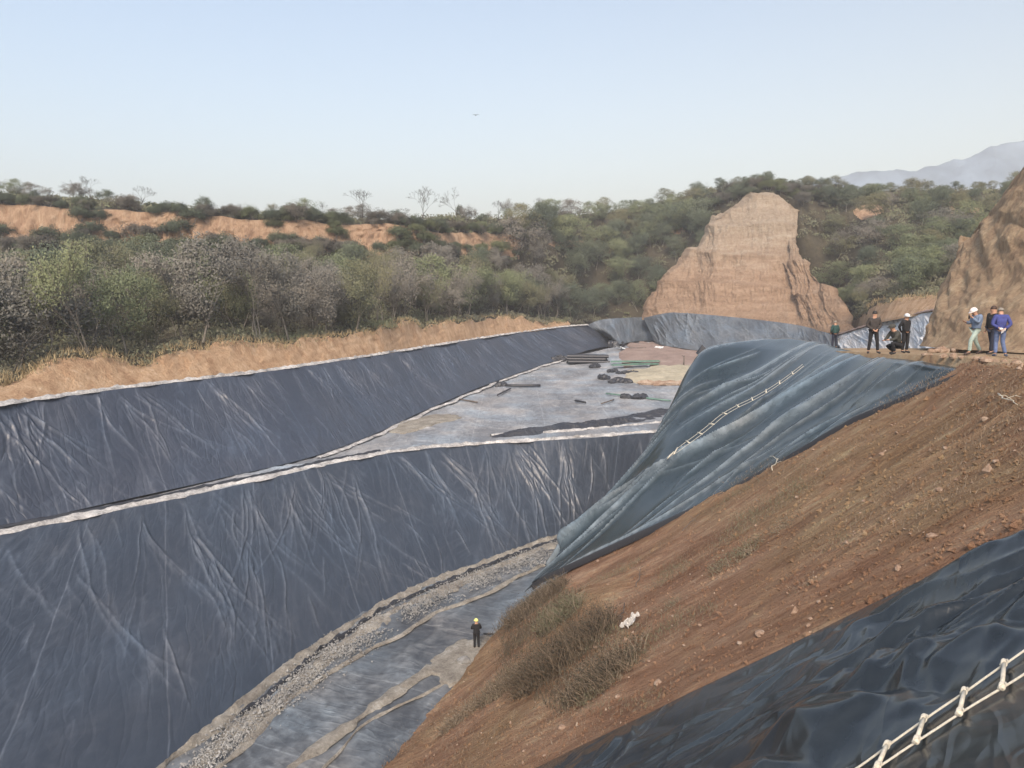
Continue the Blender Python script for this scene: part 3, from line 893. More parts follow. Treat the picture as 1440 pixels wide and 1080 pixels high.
hG[..., 2] += amp * rough_ * 1.3 * (1 + clm)
hG[..., 1] += (bankm * .5 + clm * 1.1) * (rill + .7 * fbm(X_ * 1.7, rowpos[:, None] * 5 + 0 * X_, 309, 3))
hG[0, :, 2] -= .2
# ragged top of the orange bank
hG[..., 2] += np.exp(-((rowpos[:, None] - 1.0) / .25) ** 2) * .95 * fbm(X_ * .30 + Y_ * .1, X_ * 0, 307, 4)
hillG = hG
o = grid_obj("hill", hG, M['bank'])
tag(o, kind="structure")
# forest floor soil: a second material on the gently sloping rows
M['humus'] = soil_mat("forest_floor", [(.035, .030, .022), (.055, .048, .034), (.075, .066, .045), (.10, .085, .06)], .8, b1=.8)
o.data.materials.append(M['humus']); o.data.materials.append(M['hillcliff'])
rp = rowpos[:-1] + .02
cpx = np.array([-400] + [l_[0] for l_ in L] + [r_[0] for r_ in Rr])
colpx = np.interp(colpos, np.arange(len(cols)), cpx)
RP, CP = np.meshgrid(rp, colpx[:-1], indexing='ij')
nsn = fbm(CP * .02, RP * 1.5, 311, 4)
CPn = CP + 26 * fbm(CP * .05, RP * 3.0, 313, 3)
bare = (RP < 1.0 + nsn * .25) & ~((CP > 800) & (CP < 1120))
bare |= (CP < 730) & (RP > 3.95 + nsn * .2) & (RP < 5.05 + nsn * .15) & (CPn < 735)
XP, YP = proj(hG[:-1, :-1])
for (cx, cy, rx, ry) in ((1220, 298, 20, 10), (1340, 292, 6, 12), (800, 343, 22, 5), (950, 325, 12, 5), (1372, 297, 8, 5)):
    bare |= (((XP - cx) / rx) ** 2 + ((YP - cy) / ry) ** 2 < 1 + nsn * 1.5) & (RP > 3) & (RP < 6)
o.data.polygons.foreach_set("material_index", np.where(bare, np.where(RP > 2.5, 2, 0), 1).astype(np.int32).ravel())
bare_mask = np.zeros((NR_, NC_), bool); bare_mask[:-1, :-1] = bare

# the tall loess cliff -------------------------------------------------
bot = [P(903, 450, 152), P(930, 448, 148), P(955, 448, 146), P(985, 448, 142), P(1010, 449, 140), P(1035, 450, 139), P(1065, 452, 136), P(1095, 456, 134), P(1120, 460, 131), P(1140, 465, 127), P(1162, 468, 122), P(1206, 466, 115)]
top = [P(906, 437, 156), P(930, 404, 157), P(948, 383, 157), P(985, 352, 158), P(1006, 306, 158.5), P(1028, 292, 158.5), P(1048, 291, 158.5), P(1080, 277, 158), P(1122, 300, 155), P(1112, 338, 147), P(1142, 386, 137), P(1200, 446, 121)]
mids = []
for a_, b_ in zip(bot, top): mids.append(a_ * .55 + b_ * .45 + np.array([0, 1.5, 0]))
lip = [p + np.array([0.3, 4.0, .4]) for p in top]
G = loft([bot, mids, top, lip], 300, 420, cr=False, cc=False)
U, V = arc_uv(G)
N = normals(G)
if N[..., 1].mean() > 0: N = -N
ledge = np.abs(((G[..., 2] + .10 * G[..., 0] + fbm(U * .05, V * 0, 331, 2) * 2) * .16) % 1.0 - .5) * 2
d = 1.2 * fbm(U * .10, V * .09, 333, 5) + .8 * ledge ** 3 + .22 * fbm(U * .9, V * .12, 335, 4) + .12 * fbm(U * 1.2, V * 1.2, 337, 3)
d += 1.4 * np.clip(ridge(U * .07, V * .02, 339, 3.0), 0, 1) * (row_ := np.linspace(0, 1, 300)[:, None])
fade = np.clip(np.minimum(np.linspace(0, 8, 300), np.linspace(8, 0, 300) + .4), 0, 1)[:, None] * np.clip(np.minimum(np.linspace(0, 20, 420), np.linspace(20, 0, 420)), 0, 1)[None]
G = G + N * (d * fade * 1.1)[..., None]
G[..., 2] += (1.1 * fbm(U * .28, U * 0 + 3, 341, 4) * np.clip(np.linspace(-1.2, 1.2, 300), 0, 1)[:, None])
m, nt_, b_ = newmat("loess")
co = pcoord(nt_)
st = noise(nt_, mapping(nt_, co, (.16, .16, .9), (R(9), R(6), 0)), 1.0, 5, .65)
rl = noise(nt_, mapping(nt_, co, (2.2, 2.2, .22)), 1.0, 5, .65)
n3 = noise(nt_, co, 3.0, 5, .7)
f = mth(nt_, 'ADD', mth(nt_, 'ADD', mth(nt_, 'MULTIPLY', st, .45), mth(nt_, 'MULTIPLY', rl, .35)), mth(nt_, 'MULTIPLY', n3, .2))
sep = nd(nt_, "ShaderNodeSeparateXYZ", {0: co})
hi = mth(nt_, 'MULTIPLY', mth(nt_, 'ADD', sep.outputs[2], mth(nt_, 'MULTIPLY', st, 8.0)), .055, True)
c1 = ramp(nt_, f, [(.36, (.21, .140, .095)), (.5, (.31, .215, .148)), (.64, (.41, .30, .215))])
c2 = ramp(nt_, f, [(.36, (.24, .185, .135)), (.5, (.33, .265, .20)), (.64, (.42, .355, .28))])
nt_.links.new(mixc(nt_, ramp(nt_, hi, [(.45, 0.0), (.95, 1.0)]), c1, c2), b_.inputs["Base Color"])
nt_.links.new(bump(nt_, mth(nt_, 'ADD', rl, mth(nt_, 'ADD', st, mth(nt_, 'MULTIPLY', n3, .6))), 1.0, .5), b_.inputs["Normal"])
b_.inputs["Roughness"].default_value = .95
b_.inputs["Specular IOR Level"].default_value = .1
M['loess'] = m
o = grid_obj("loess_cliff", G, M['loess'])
tag(o, kind="structure")
cliffG = G
# leaning clod tower left of the cliff is part of the same earth mass

# liner at the foot of the loess cliff
t_ = [P(905, 447, 152), P(938, 440, 144), P(960, 440, 141), P(1000, 443, 138), P(1060, 449, 134), P(1115, 456, 130), P(1150, 464, 125), P(1180, 474, 116)]
b__ = [P(922, 483, 141), P(935, 486, 136), P(975, 492, 131), P(1010, 495, 128), P(1065, 499, 124), P(1115, 504, 120), P(1150, 510, 112), P(1172, 520, 100)]
G = loft([t_, b__], 70, 320)
_, mliG = liner("liner_sheet", G, M['liner_far'], 41, "dark blue grey liner around the foot of the tall loess cliff", lines=dict(nfan=18, nfree=40, amp=(.1, .3), wid=(.12, .3)), a1=.35, a2=.22, a3=.25, fx=.5)
# pale liner on the right
t_ = [P(1176, 473, 119), P(1205, 464, 109), P(1240, 454, 98), P(1275, 446, 88), P(1312, 438.5, 79), P(1400, 430, 68), P(1560, 422, 60)]
b__ = [P(1190, 522, 96), P(1225, 525, 87), P(1262, 530, 78), P(1300, 535, 71), P(1345, 540, 64), P(1450, 545, 56), P(1600, 545, 50)]
G = loft([t_, b__], 70, 320)
_, mliR = liner("liner_sheet", G, M['liner_pale'], 43, "pale whitish liner slope behind the standing men, below the orange bank", lines=dict(nfan=16, nfree=40, amp=(.1, .25), wid=(.12, .3)), a1=.35, a2=.2, a3=.12, fx=.5)
strip("soil_strip", eoff(t_, np.array([0, .2, 0]), .1), .5, .18, M['mauve'], 83, "dull soil ridge on top of the pale right liner", "soil strip")

# right-hand brown cliff ------------------------------------------------
bot = [P(1318, 488, 52), P(1293, 486, 42), P(1330, 490, 35), P(1380, 492, 32), P(1450, 496, 29.5), P(1600, 500, 27), P(2000, 505, 22)]
top = [P(1355, 330, 60), P(1362, 335, 50), P(1400, 288, 47), P(1440, 238, 45), P(1500, 190, 43), P(1640, 120, 42), P(2100, 60, 36)]
mm = [(.62, 0), (.30, 0)]
m1 = [a_ * .62 + b_ * .38 + np.array([.3, .2, -.2]) for a_, b_ in zip(bot, top)]
m1[1] = P(1318, 425, 45); m1[0] = P(1335, 425, 54)
m2 = [a_ * .30 + b_ * .70 for a_, b_ in zip(bot, top)]
m2[1] = P(1345, 352, 48.5); m2[0] = P(1352, 355, 57)
lip = [p + np.array([5.0, 8.0, .8]) for p in top]; lip[0] = top[0] + np.array([8, 6, -.5])
G = loft([bot, m1, m2, top, lip], 330, 420, cr=True)
U, V = arc_uv(G); N = normals(G)
if N[..., 1].mean() > 0: N = -N
d = .55 * fbm(U * .14, V * .12, 351, 5) + .22 * ridge(U * .35 + V * .2, V * .1, 353, 3.5) + .10 * fbm(U * .9, V * .9, 355, 4)
G = G + N * (d * np.clip(np.linspace(0, 10, 330), 0.1, 1)[:, None])[..., None]
o = grid_obj("earth_cliff", G, M['cliffbrown'])
tag(o, kind="structure")
rclG = G

# ground sheet to the horizon, under everything
xs = np.linspace(-1500, 1500, 60); X, Y = np.meshgrid(xs, np.linspace(-1400, 1500, 60))
o = grid_obj("ground", np.stack([X, Y, np.full_like(X, -27.0) + 1.0 * fbm(X * .01, Y * .01, 5, 3)], 2), M['humus'])
tag(o, kind="structure")

# distant mountain
pxs = np.array([1040, 1100, 1150, 1190, 1220, 1250, 1285, 1330, 1355, 1380, 1400, 1420, 1440, 1480, 1540, 1620, 1750])
pys = np.array([272, 262, 256, 251, 246, 243, 240, 234, 226, 216, 208, 198, 201, 196, 180, 190, 215])
mk = simple("mountain_hazed", (.17, .215, .26), .95, .3, .02)  # pale blue base colour has the distance haze painted in
ridgep = np.array([P(a_, b_, 800) for a_, b_ in zip(pxs, pys)])
ridgep = _cr(ridgep, 300)
foot = ridgep * np.array([.80, .80, 1]); foot[:, 2] = 15
backf = ridgep * np.array([1.2, 1.2, 1]); backf[:, 2] = 15
G = loft([foot, foot * .5 + ridgep * .5, ridgep, backf], 120, 300, cc=False)
G[..., 2] += 7 * fbm(G[..., 0] * .017, G[..., 1] * .017, 401, 5) * np.clip(np.minimum(np.linspace(0, 6, 120), 1.0), 0, 1)[:, None]
G[..., 2] += 5 * np.clip(ridge(G[..., 0] * .02, G[..., 1] * .006, 403, 3), 0, 1)
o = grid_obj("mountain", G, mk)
tag(o, kind="structure")

# ================================================================== vegetation
def leaf_mat(name, cols, rough=.75, sc=.5, crown=None):
    """leaf colour differs from plant to plant and from spray to spray"""
    m, nt, b = newmat(name)
    oi = nd(nt, "ShaderNodeObjectInfo").outputs["Random"]
    n = noise(nt, nd(nt, "ShaderNodeTexCoord").outputs["Object"], sc, 3, .6)
    f = mth(nt, 'ADD', mth(nt, 'MULTIPLY', oi, .55), mth(nt, 'MULTIPLY', mth(nt, 'SUBTRACT', n, .25), .9), True)
    k = len(cols)
    nt.links.new(ramp(nt, f, [(i / (k - 1), c) for i, c in enumerate(cols)]), b.inputs["Base Color"])
    b.inputs["Roughness"].default_value = rough
    b.inputs["Specular IOR Level"].default_value = .2
    # leaves in a crown are mostly lit by the way the whole spray faces
    if crown is not None:
        rv_ = nd(nt, "ShaderNodeVectorMath", {0: nd(nt, "ShaderNodeTexCoord").outputs["Object"], 1: (0, 0, crown)}, operation='SUBTRACT').outputs[0] if crown > 0 else None
        if rv_ is not None:
            wv_ = nd(nt, "ShaderNodeVectorTransform", {0: rv_}, vector_type='VECTOR', convert_from='OBJECT', convert_to='WORLD').outputs[0]
            wv_ = nd(nt, "ShaderNodeVectorMath", {0: wv_}, operation='NORMALIZE').outputs[0]
        else:
            wv_ = nd(nt, "ShaderNodeCombineXYZ", {0: 0.0, 1: -.45, 2: .9}).outputs[0]
        gn = nd(nt, "ShaderNodeNewGeometry").outputs["Normal"]
        s1 = nd(nt, "ShaderNodeVectorMath", {0: wv_, "Scale": 1.1}, operation='SCALE').outputs[0]
        s2 = nd(nt, "ShaderNodeVectorMath", {0: gn, 1: s1}, operation='ADD').outputs[0]
        nt.links.new(nd(nt, "ShaderNodeVectorMath", {0: s2}, operation='NORMALIZE').outputs[0], b.inputs["Normal"])
    return m
M['leaf_green'] = leaf_mat("leaves_green", [(.095, .120, .078), (.13, .155, .092), (.165, .188, .10), (.21, .225, .125)], crown=2.4)
M['leaf_olive'] = leaf_mat("leaves_olive", [(.095, .105, .065), (.130, .135, .080), (.165, .160, .090), (.20, .185, .11)], crown=2.4)
M['leaf_grey'] = leaf_mat("leaves_grey", [(.13, .128, .11), (.165, .16, .14), (.195, .178, .15), (.17, .175, .135)], crown=2.4)
M['leaf_dark'] = leaf_mat("leaves_dark", [(.065, .085, .062), (.085, .105, .072), (.105, .125, .082), (.125, .14, .09)], crown=1.6)
M['bark'] = simple("bark", (.20, .18, .155), .95, .3, 3.0)
M['bark_dark'] = simple("bark_dark", (.065, .055, .048), .95, .3, 3.0)

def cards(C_, size, rng, flat=.0, asp=.55):
    n = len(C_)
    a = rng.normal(size=(n, 3)); a[:, 2] *= (1 - flat); a /= np.linalg.norm(a, axis=1, keepdims=True)
    b = rng.normal(size=(n, 3)); b = np.cross(a, b); b /= np.linalg.norm(b, axis=1, keepdims=True)
    s = (size * rng.uniform(.6, 1.4, n))[:, None]
    a = a * s * .5; b = b * s * .5 * asp
    V = np.stack([C_ - a, C_ + b * .9, C_ + a, C_ - b * 1.1], 1).reshape(-1, 3)
    Fc = np.arange(4 * n).reshape(n, 4)
    return V, Fc

def skeleton(r, h, spread, levels, nsp, up=.5, lean=.15, trunks=1, first=.35, twist=.5):
    """list of (points, radii, level)"""
    out = []
    def grow(p, d, L, rad, lv):
        n = 4
        pts = [p.copy()]; q = p.copy(); dd = d.copy()
        for i in range(n):
            dd = (dd + Vector([r.gauss(0, .12 * twist * 2) for _ in range(3)]) + Vector((0, 0, up * .06))).normalized()
            q = q + dd * (L / n); pts.append(q.copy())
        rr = [rad * (1 - .45 * i / n) for i in range(n + 1)]
        out.append((pts, rr, lv))
        if lv >= levels: return
        k = nsp + (1 if r.random() < .4 else 0)
        a0 = r.uniform(0, 6.28)
        for j in range(k):
            an = a0 + j * 6.283 / k + r.uniform(-.5, .5)
            tilt = spread * r.uniform(.6, 1.25)
            side = dd.cross(Vector((math.cos(an), math.sin(an), .1))).normalized()
            nd_ = (dd * math.cos(tilt) + side * math.sin(tilt)).normalized()
            st = pts[-1] if j < 2 or lv == 0 else pts[r.choice([2, 3])]
            grow(st, nd_, L * r.uniform(.62, .86), rr[-1] * r.uniform(.6, .8), lv + 1)
    for t in range(trunks):
        an = r.uniform(0, 6.28)
        d = Vector((math.cos(an) * lean * (1 + trunks * .5), math.sin(an) * lean * (1 + trunks * .5), 1)).normalized()
        grow(Vector((math.cos(an) * .1 * (trunks - 1), math.sin(an) * .1 * (trunks - 1), -.3)), d, h * first, h * .016 / trunks ** .4, 0)
    return out

def norm_h(sk, h):
    top = max(p.z for pts, _, _ in sk for p in pts)
    k = h / top
    return [([p * k for p in pts], rr, lv) for pts, rr, lv in sk]

def tree_proto(seed, kind):
    """meshes (trunk, crown) of a tree about 6 m high"""
    r = random.Random(seed); g = np.random.default_rng(seed)
    if kind == 'bare':
        sk = norm_h(skeleton(r, 6, .44, 6, 2, up=.5, lean=.05, first=.24), 6)
        tb = MB(); cb = MB()
        for pts, rr, lv in sk:
            if lv <= 2: tb.tube(pts, [x * 1.25 for x in rr], 5, cap=False)
            else: cb.tube(pts, [max(x, .010) * 1.15 for x in rr], 3, cap=False)
        return tb.mesh("trunk", M['bark_dark']), cb.mesh("crown", M['bark_dark'])
    par = dict(bush=(.62, 4, 2, 3, .24), round=(.55, 4, 2, 1, .32), tall=(.38, 4, 2, 1, .30), twig=(.45, 4, 2, 3, .26), shrub=(.8, 3, 3, 5, .3))[kind]
    sk = skeleton(r, 6, par[0], par[1], par[2], up=.5, trunks=par[3], first=par[4])
    H = 6 if kind != 'shrub' else 2.2
    sk = norm_h(sk, H)
    tb = MB(); tips = []
    for pts, rr, lv in sk:
        if lv <= 1 or (kind == 'twig'): tb.tube(pts, [max(.012, x) for x in rr], 4 if lv else 5, cap=False)
        if lv >= 2: tips += [p for p in pts[1:]]
    T = np.array([tuple(p) for p in tips])
    if kind in ('bush', 'round', 'tall'):
        rx, z0 = dict(bush=(.34, .16), round=(.30, .30), tall=(.20, .22))[kind]
        n_ = 150; a = g.uniform(0, 6.283, n_); zc = g.uniform(-1, 1, n_); q = np.sqrt(1 - zc ** 2 * .96) * g.uniform(.55, 1.0, n_)
        q = q * (1 + .30 * np.sin(a * 3 + seed) * np.cos(zc * 3 + seed))
        E = np.stack([np.cos(a) * q * rx * H, np.sin(a) * q * rx * H, H * (z0 + (1 - z0) * (zc * .5 + .5))], 1)
        T = np.vstack([T[g.random(len(T)) < min(1, 120 / len(T))], E])
    per = dict(bush=24, round=24, tall=22, twig=20, shrub=20)[kind]
    T = T[g.random(len(T)) < min(1, 260 / len(T))] if len(T) > 260 else T
    sig = dict(bush=.34, round=.36, tall=.30, twig=.28, shrub=.20)[kind]
    # each spray has its own density, so that the crown has gaps and dense clumps
    cnt = (per * g.gamma(1.3, .8, len(T))).astype(int) + 2
    C_ = np.repeat(T, cnt, 0) + g.normal(0, sig, (cnt.sum(), 3)) * np.array([1, 1, .7])
    C_ = C_[C_[:, 2] > .25]
    V, Fc = cards(C_, dict(bush=.17, round=.165, tall=.16, twig=.10, shrub=.12)[kind], g)
    return tb.mesh("trunk", M['bark']), (V, Fc)

def crown_mesh(vf, mat): return mesh_from("crown", vf[0], vf[1], [mat], False)

protos = {}
def make_protos():
    spec = [('bush', 1, 'leaf_green'), ('bush', 2, 'leaf_olive'), ('bush', 3, 'leaf_grey'), ('round', 4, 'leaf_green'), ('round', 5, 'leaf_olive'),
            ('tall', 6, 'leaf_green'), ('tall', 7, 'leaf_grey'), ('twig', 8, 'leaf_grey'), ('twig', 9, 'leaf_olive'), ('round', 13, 'leaf_dark'), ('bush', 14, 'leaf_dark'),
            ('shrub', 10, 'leaf_green'), ('shrub', 11, 'leaf_grey'), ('shrub', 12, 'leaf_dark')]
    for k, s, mt in spec:
        t_, vf = tree_proto(s, k)
        protos[(k, s)] = (t_, crown_mesh(vf, M[mt]), mt, k)
    for s in (31, 32, 33, 34): protos[('bare', s)] = tree_proto(s, 'bare') + ('bare', 'bare')
make_protos()

TREE_NAME = {'bare': 'bare_tree', 'shrub': 'shrub'}
def plant(key, loc, scale, rz, label, group=None, cat=None, sx=1.0):
    t_, c_, mt, k = protos[key]
    r = empty(TREE_NAME.get(k, 'leafy_tree'), loc, rz)
    r.scale = (scale * sx, scale * sx, scale)
    a = obj("trunk", t_, r); b = obj("crown", c_, r)
    tag(r, label, cat or ('shrub' if k == 'shrub' else 'tree'), group)
    return r

tone = {'leaf_green': 'fresh green', 'leaf_olive': 'olive yellow', 'leaf_grey': 'greyish half bare', 'leaf_dark': 'dark green', 'bare': 'leafless'}
def zone(px):
    if px < 260: return ('in the wood on the far left hillside',)
    if px < 560: return ('in the wood below the orange cliff band',)
    if px < 960: return ('on the wooded slope beyond the far end of the pit',)
    return ('on the green hill to the right of the loess cliff',)

# area-weighted choice of cells on the hill
def cellarea(G):
    a = np.linalg.norm(np.cross(G[1:, :-1] - G[:-1, :-1], G[:-1, 1:] - G[:-1, :-1]), axis=2)
    return a
AR = cellarea(hillG)
HXp, HYp = proj(hillG[:-1, :-1])
HXY = hillG[:-1, :-1]
vis = (HXp > -60) & (HXp < 1520)
def pick(n, cond, sep, rng, tries=60):
    w_ = (AR * (cond & vis)).ravel(); w_ /= w_.sum()
    idx = rng.choice(len(w_), size=n * tries // 10, p=w_)
    pts = []; cells = {}
    out = []
    for i in idx:
        p = HXY.reshape(-1, 3)[i]
        k = (int(p[0] // sep), int(p[1] // sep))
        ok = True
        for dx in (-1, 0, 1):
            for dy in (-1, 0, 1):
                for q in cells.get((k[0] + dx, k[1] + dy), ()):
                    if (q[0] - p[0]) ** 2 + (q[1] - p[1]) ** 2 < sep * sep: ok = False
        if not ok: continue
        cells.setdefault(k, []).append(p); out.append(i)
        if len(out) >= n: break
    return out

gv = np.random.default_rng(99)
rv = random.Random(5)
inside_cliff = (CP > 985) & (CP < 1128)
ntree = 0
def put(idx, keys, smin, smax, hmax=None, sx=(1.0, 1.35)):
    global ntree
    for i in idx:
        p = HXY.reshape(-1, 3)[i]; px = HXp.ravel()[i]; rr = RP.ravel()[i]
        key = rv.choice(keys)
        s = rv.uniform(smin, smax)
        if hmax: s = min(s, hmax(px, rr, p) / (6 if key[0] != 'shrub' else 2.2))
        if s < .15: continue
        mt = protos[key][2]
        t_ = 'shrub' if key[0] == 'shrub' else 'tree'
        z_ = zone(px)[0]
        lab = f"{tone[mt]} {t_} {z_}"
        plant(key, (p[0], p[1], p[2] - .15), s, rv.uniform(0, 6.28), lab, f"{tone[mt]} {t_}s {z_}", sx=rv.uniform(*sx))
        ntree += 1
LEAFY = [k for k in protos if k[0] not in ('bare', 'shrub')]
GREENISH = [('bush', 1), ('bush', 1), ('bush', 2), ('round', 4), ('round', 5), ('tall', 6), ('bush', 3), ('round', 13), ('bush', 14)]
SHR = [('shrub', 10), ('shrub', 11), ('shrub', 12)]
# left hillside: tree tops stay below the foot of the cliff band as seen in the photograph
def hleft(px, rr, p):
    dist = math.hypot(p[0], p[1])
    lim = np.interp(px, [-60, 100, 300, 480, 560, 700, 800], [366, 362, 354, 356, 354, 352, 320])
    zl = (420 - lim) / 1060 * dist
    return max(1.6, zl - p[2] + rv.uniform(-1.4, 1.8))
def hright(px, rr, p):
    dist = math.hypot(p[0], p[1]); lim = np.interp(px, [700, 760, 830, 900, 960, 1010, 1085, 1150, 1250, 1480], [296, 286, 281, 282, 270, 264, 256, 262, 262, 262])
    return max(1.2, (420 - lim) / 1060 * dist - p[2] + rv.uniform(-1.2, .8))
put(pick(82, (RP > 1.25) & (RP < 2.4) & (CP < 800), 3.6, gv), [k for k in LEAFY if k[1] not in (13,)] + [('twig', 8), ('twig', 9), ('tall', 6), ('tall', 7)], 1.0, 1.5, hleft, sx=(.72, 1.05))
put(pick(92, (RP > 2.4) & (RP < 3.9) & (CP < 800), 3.2, gv), LEAFY + [('twig', 8), ('twig', 9), ('tall', 6)], .9, 1.5, hleft, sx=(.75, 1.1))
put(pick(56, (RP > 1.1) & (RP < 4.6) & (CP > 800) & (CP < 1000), 3.8, gv), [('bush', 14), ('round', 13), ('bush', 1), ('round', 13), ('bush', 14), ('tall', 6)], .9, 1.4, hright)
put(pick(40, (RP > 3.9) & (RP < 6.0) & (CP > 700) & (CP < 1000), 4.0, gv), GREENISH, .7, 1.25, hright)
put(pick(60, (RP > 1.2) & (RP < 5.6) & (CP > 1150) & (CP < 1480) & ~bare, 3.6, gv), GREENISH, .45, .85, hright, sx=(1.1, 1.5))
# skyline plants
put(pick(70, (RP > 5.4) & (RP < 6.3) & (CP < 730), 3.0, gv), SHR + [('bush', 3), ('bush', 14), ('twig', 8)], .3, .62)
put(pick(60, (RP > 5.2) & (RP < 6.25) & (CP > 1140) & (CP < 1480), 3.0, gv), SHR + [('bush', 14), ('round', 13), ('bush', 2)], .3, .5, hright)
put(pick(80, (RP > 5.1) & (RP < 6.1) & (CP > 975) & (CP < 1175), 2.0, gv), SHR + [('bush', 14), ('bush', 2)], .35, .7, hright)
put(pick(60, (RP > 4.9) & (RP < 5.6) & (CP > 985) & (CP < 1140), 2.2, gv), SHR, .8, 1.3)
put(pick(60, (RP > 3.9) & (RP < 5.1) & (CP < 730) & ~bare, 2.2, gv), SHR, .7, 1.2)
put(pick(40, (RP > 3.85) & (RP < 4.2) & (CP < 730), 2.4, gv), SHR, .6, 1.2)
gapm = ((CP > 236) & (CP < 272)) | ((CP > 382) & (CP < 428)) | ((CP > 462) & (CP < 482)) | ((CP > 556) & (CP < 594)) | ((CP > 110) & (CP < 140)) | (CP < 12)
put(pick(46, (RP > 3.9) & (RP < 5.1) & gapm, 1.5, gv), SHR, .7, 1.2)
put(pick(25, (RP > 4.8) & (RP < 5.1) & (CP < 730), 3.0, gv), SHR, .5, .9)
print("plants", ntree)

def sky_pt(px, rowf=5.95):
    r_ = int(rowf * 26)
    X_, _ = proj(hillG[r_]); j = np.argmin(np.abs(X_ - px)); return hillG[r_, j]
def sky_tree(key, px, top, label, width=1.0, name=None):
    p = sky_pt(px); X_, Y_ = proj(p)
    d = p[1]; h = (Y_ - top) / F * d
    return plant(key, (p[0], p[1], p[2] - .2), h / 6, rv.uniform(0, 6), label, sx=width)
sky_tree(('bare', 31), 508, 264, "leafless round crowned tree alone on the skyline above the last wide orange cliff patch", 1.5)
sky_tree(('bare', 32), 592, 261, "tall leafless tree on the skyline, second of the three big bare ones", 1.15)
sky_tree(('bare', 33), 643, 262, "narrow leafless tree on the skyline behind a small dark round bush", .9)
sky_tree(('bare', 34), 131, 246, "wide leafless thicket tree on the far left skyline, tallest there", 1.5)
sky_tree(('bare', 33), 112, 256, "smaller leafless tree just left of the tallest far left bare tree", 1.3)
sky_tree(('bare', 32), 199, 260, "leafless tree standing alone to the right of the far left bare thicket", 1.2)
sky_tree(('round', 13), 646, 288, "small dark round bush tree in front of the narrow bare skyline tree", .6)
sky_tree(('bare', 34), 565, 290, "low wide leafless tree between the first two big bare skyline trees", 1.6)
sky_tree(('bare', 31), 700, 280, "low leafless tree on the skyline right of the three big bare ones", 1.2)
sky_tree(('bare', 31), 760, 276, "thin leafless tree on the skyline above the end of the ledge", .9)
sky_tree(('bare', 32), 1022, 255, "pale leafless tree on the skyline just left of the loess cliff top", 1.2)
sky_tree(('bush', 1), 22, 252, "green leafy tree at the far left end of the skyline", 1.2)
sky_tree(('bush', 1), 428, 280, "green leafy tree on the skyline above the middle of the cliff band", 1.3)
sky_tree(('twig', 8), 65, 262, "greyish twiggy tree on the far left skyline beside the green one", 1.3)
for i_, px in enumerate((305, 340, 385, 460, 720, 735)):
    sky_tree([('bare', 34), ('twig', 8), ('twig', 9)][i_ % 3], px, (286, 290, 284, 284, 280, 284)[i_],
             ["small leafless tree on the skyline above the narrow cliff gap", "low twiggy tree on the skyline above the third orange patch", "thin twiggy tree on the skyline left of the green leafy one",
              "small leafless tree on the skyline between green tree and round bare tree", "low twiggy tree on the skyline, left one of a close pair", "taller twiggy tree on the skyline, right one of a close pair"][i_], 1.1)
# little conifer on the skyline
cf = MB(); tr = MB(); tr.tube([(0, 0, 0), (0, 0, 6.2)], [.12, .02], 5)
g_ = np.random.default_rng(3)
zz = g_.uniform(.8, 6.3, 1500); an = g_.uniform(0, 6.28, 1500); lay = (1 - (zz * 1.4 % 1)) * .45 + .55
rr_ = (6.5 - zz) * .30 * lay * np.sqrt(g_.uniform(.1, 1, 1500))
V, Fc = cards(np.stack([np.cos(an) * rr_, np.sin(an) * rr_, zz], 1), .22, g_, .5)
p = sky_pt(991); k_ = (proj(p)[1] - 264) / F * p[1] / 6.2
r_ = empty("conifer_tree", (p[0], p[1], p[2] - .2)); r_.scale = (k_,) * 3
obj("trunk", tr.mesh("trunk", M['bark']), r_); obj("crown", mesh_from("crown", V, Fc, [M['leaf_dark']], False), r_)
tag(r_, "small pointed dark conifer on the skyline left of the loess cliff", "tree")

# thin pale tree with visible stems at the edge of the wood
def at_bank(px, rowf):
    r_ = int(rowf * 26); X_, _ = proj(hillG[r_]); return hillG[r_, np.argmin(np.abs(X_ - px))]
M['bark_pale'] = simple("bark_pale", (.17, .15, .125), .95, .25, 3.0)
r2 = random.Random(44); g2 = np.random.default_rng(44)
sk = norm_h(skeleton(r2, 8, .30, 4, 2, up=.9, lean=.14, trunks=3, first=.38), 8)
tb = MB(); tips = []
for pts, rr, lv in sk:
    tb.tube(pts, [max(.015, x * .8) for x in rr], 5, cap=False)
    if lv >= 3: tips += pts[1:]
T = np.array([tuple(q_) for q_ in tips])
C_ = np.repeat(T, 9, 0) + g2.normal(0, .36, (len(T) * 9, 3))
V, Fc = cards(C_, .18, g2)
p = at_bank(127, 1.05)
r_ = empty("leafy_tree", (p[0], p[1], p[2] - .2)); r_.scale = (.72, .72, 1.0)
obj("trunk", tb.mesh("trunk", M['bark_pale']), r_); obj("crown", mesh_from("crown", V, Fc, [M['leaf_green']], False), r_)
tag(r_, "thin tree with three pale stems at the edge of the wood, above the orange bank", "tree")

# undergrowth: one mass of leaf sprays over all the hillside that is not bare earth
def clumps(idx_pts, per, rad, size, rng, h=.8):
    n = len(idx_pts)
    C_ = np.repeat(idx_pts, per, 0)
    d = rng.normal(0, 1, (len(C_), 3)); d /= np.linalg.norm(d, axis=1, keepdims=True)
    rr = np.repeat(rad, per)[:, None] * rng.uniform(.5, 1.05, (len(C_), 1))
    d[:, 2] = np.abs(d[:, 2]) * h
    return cards(C_ + d * rr, size, rng)
cond = (~bare) & vis & (RP < 6.6) & ~((CP > 1000) & (CP < 1125) & (RP < 4.6))
w_ = (AR * cond / np.maximum(60, HXY[..., 1])).ravel(); w_ /= w_.sum()
idx = gv.choice(len(w_), size=5200, p=w_)
pts = HXY.reshape(-1, 3)[idx] + np.array([0, 0, -.1])
near_cl = (RP.ravel()[idx] > 3.3) & (HXp.ravel()[idx] < 720) & (RP.ravel()[idx] < 5.2)
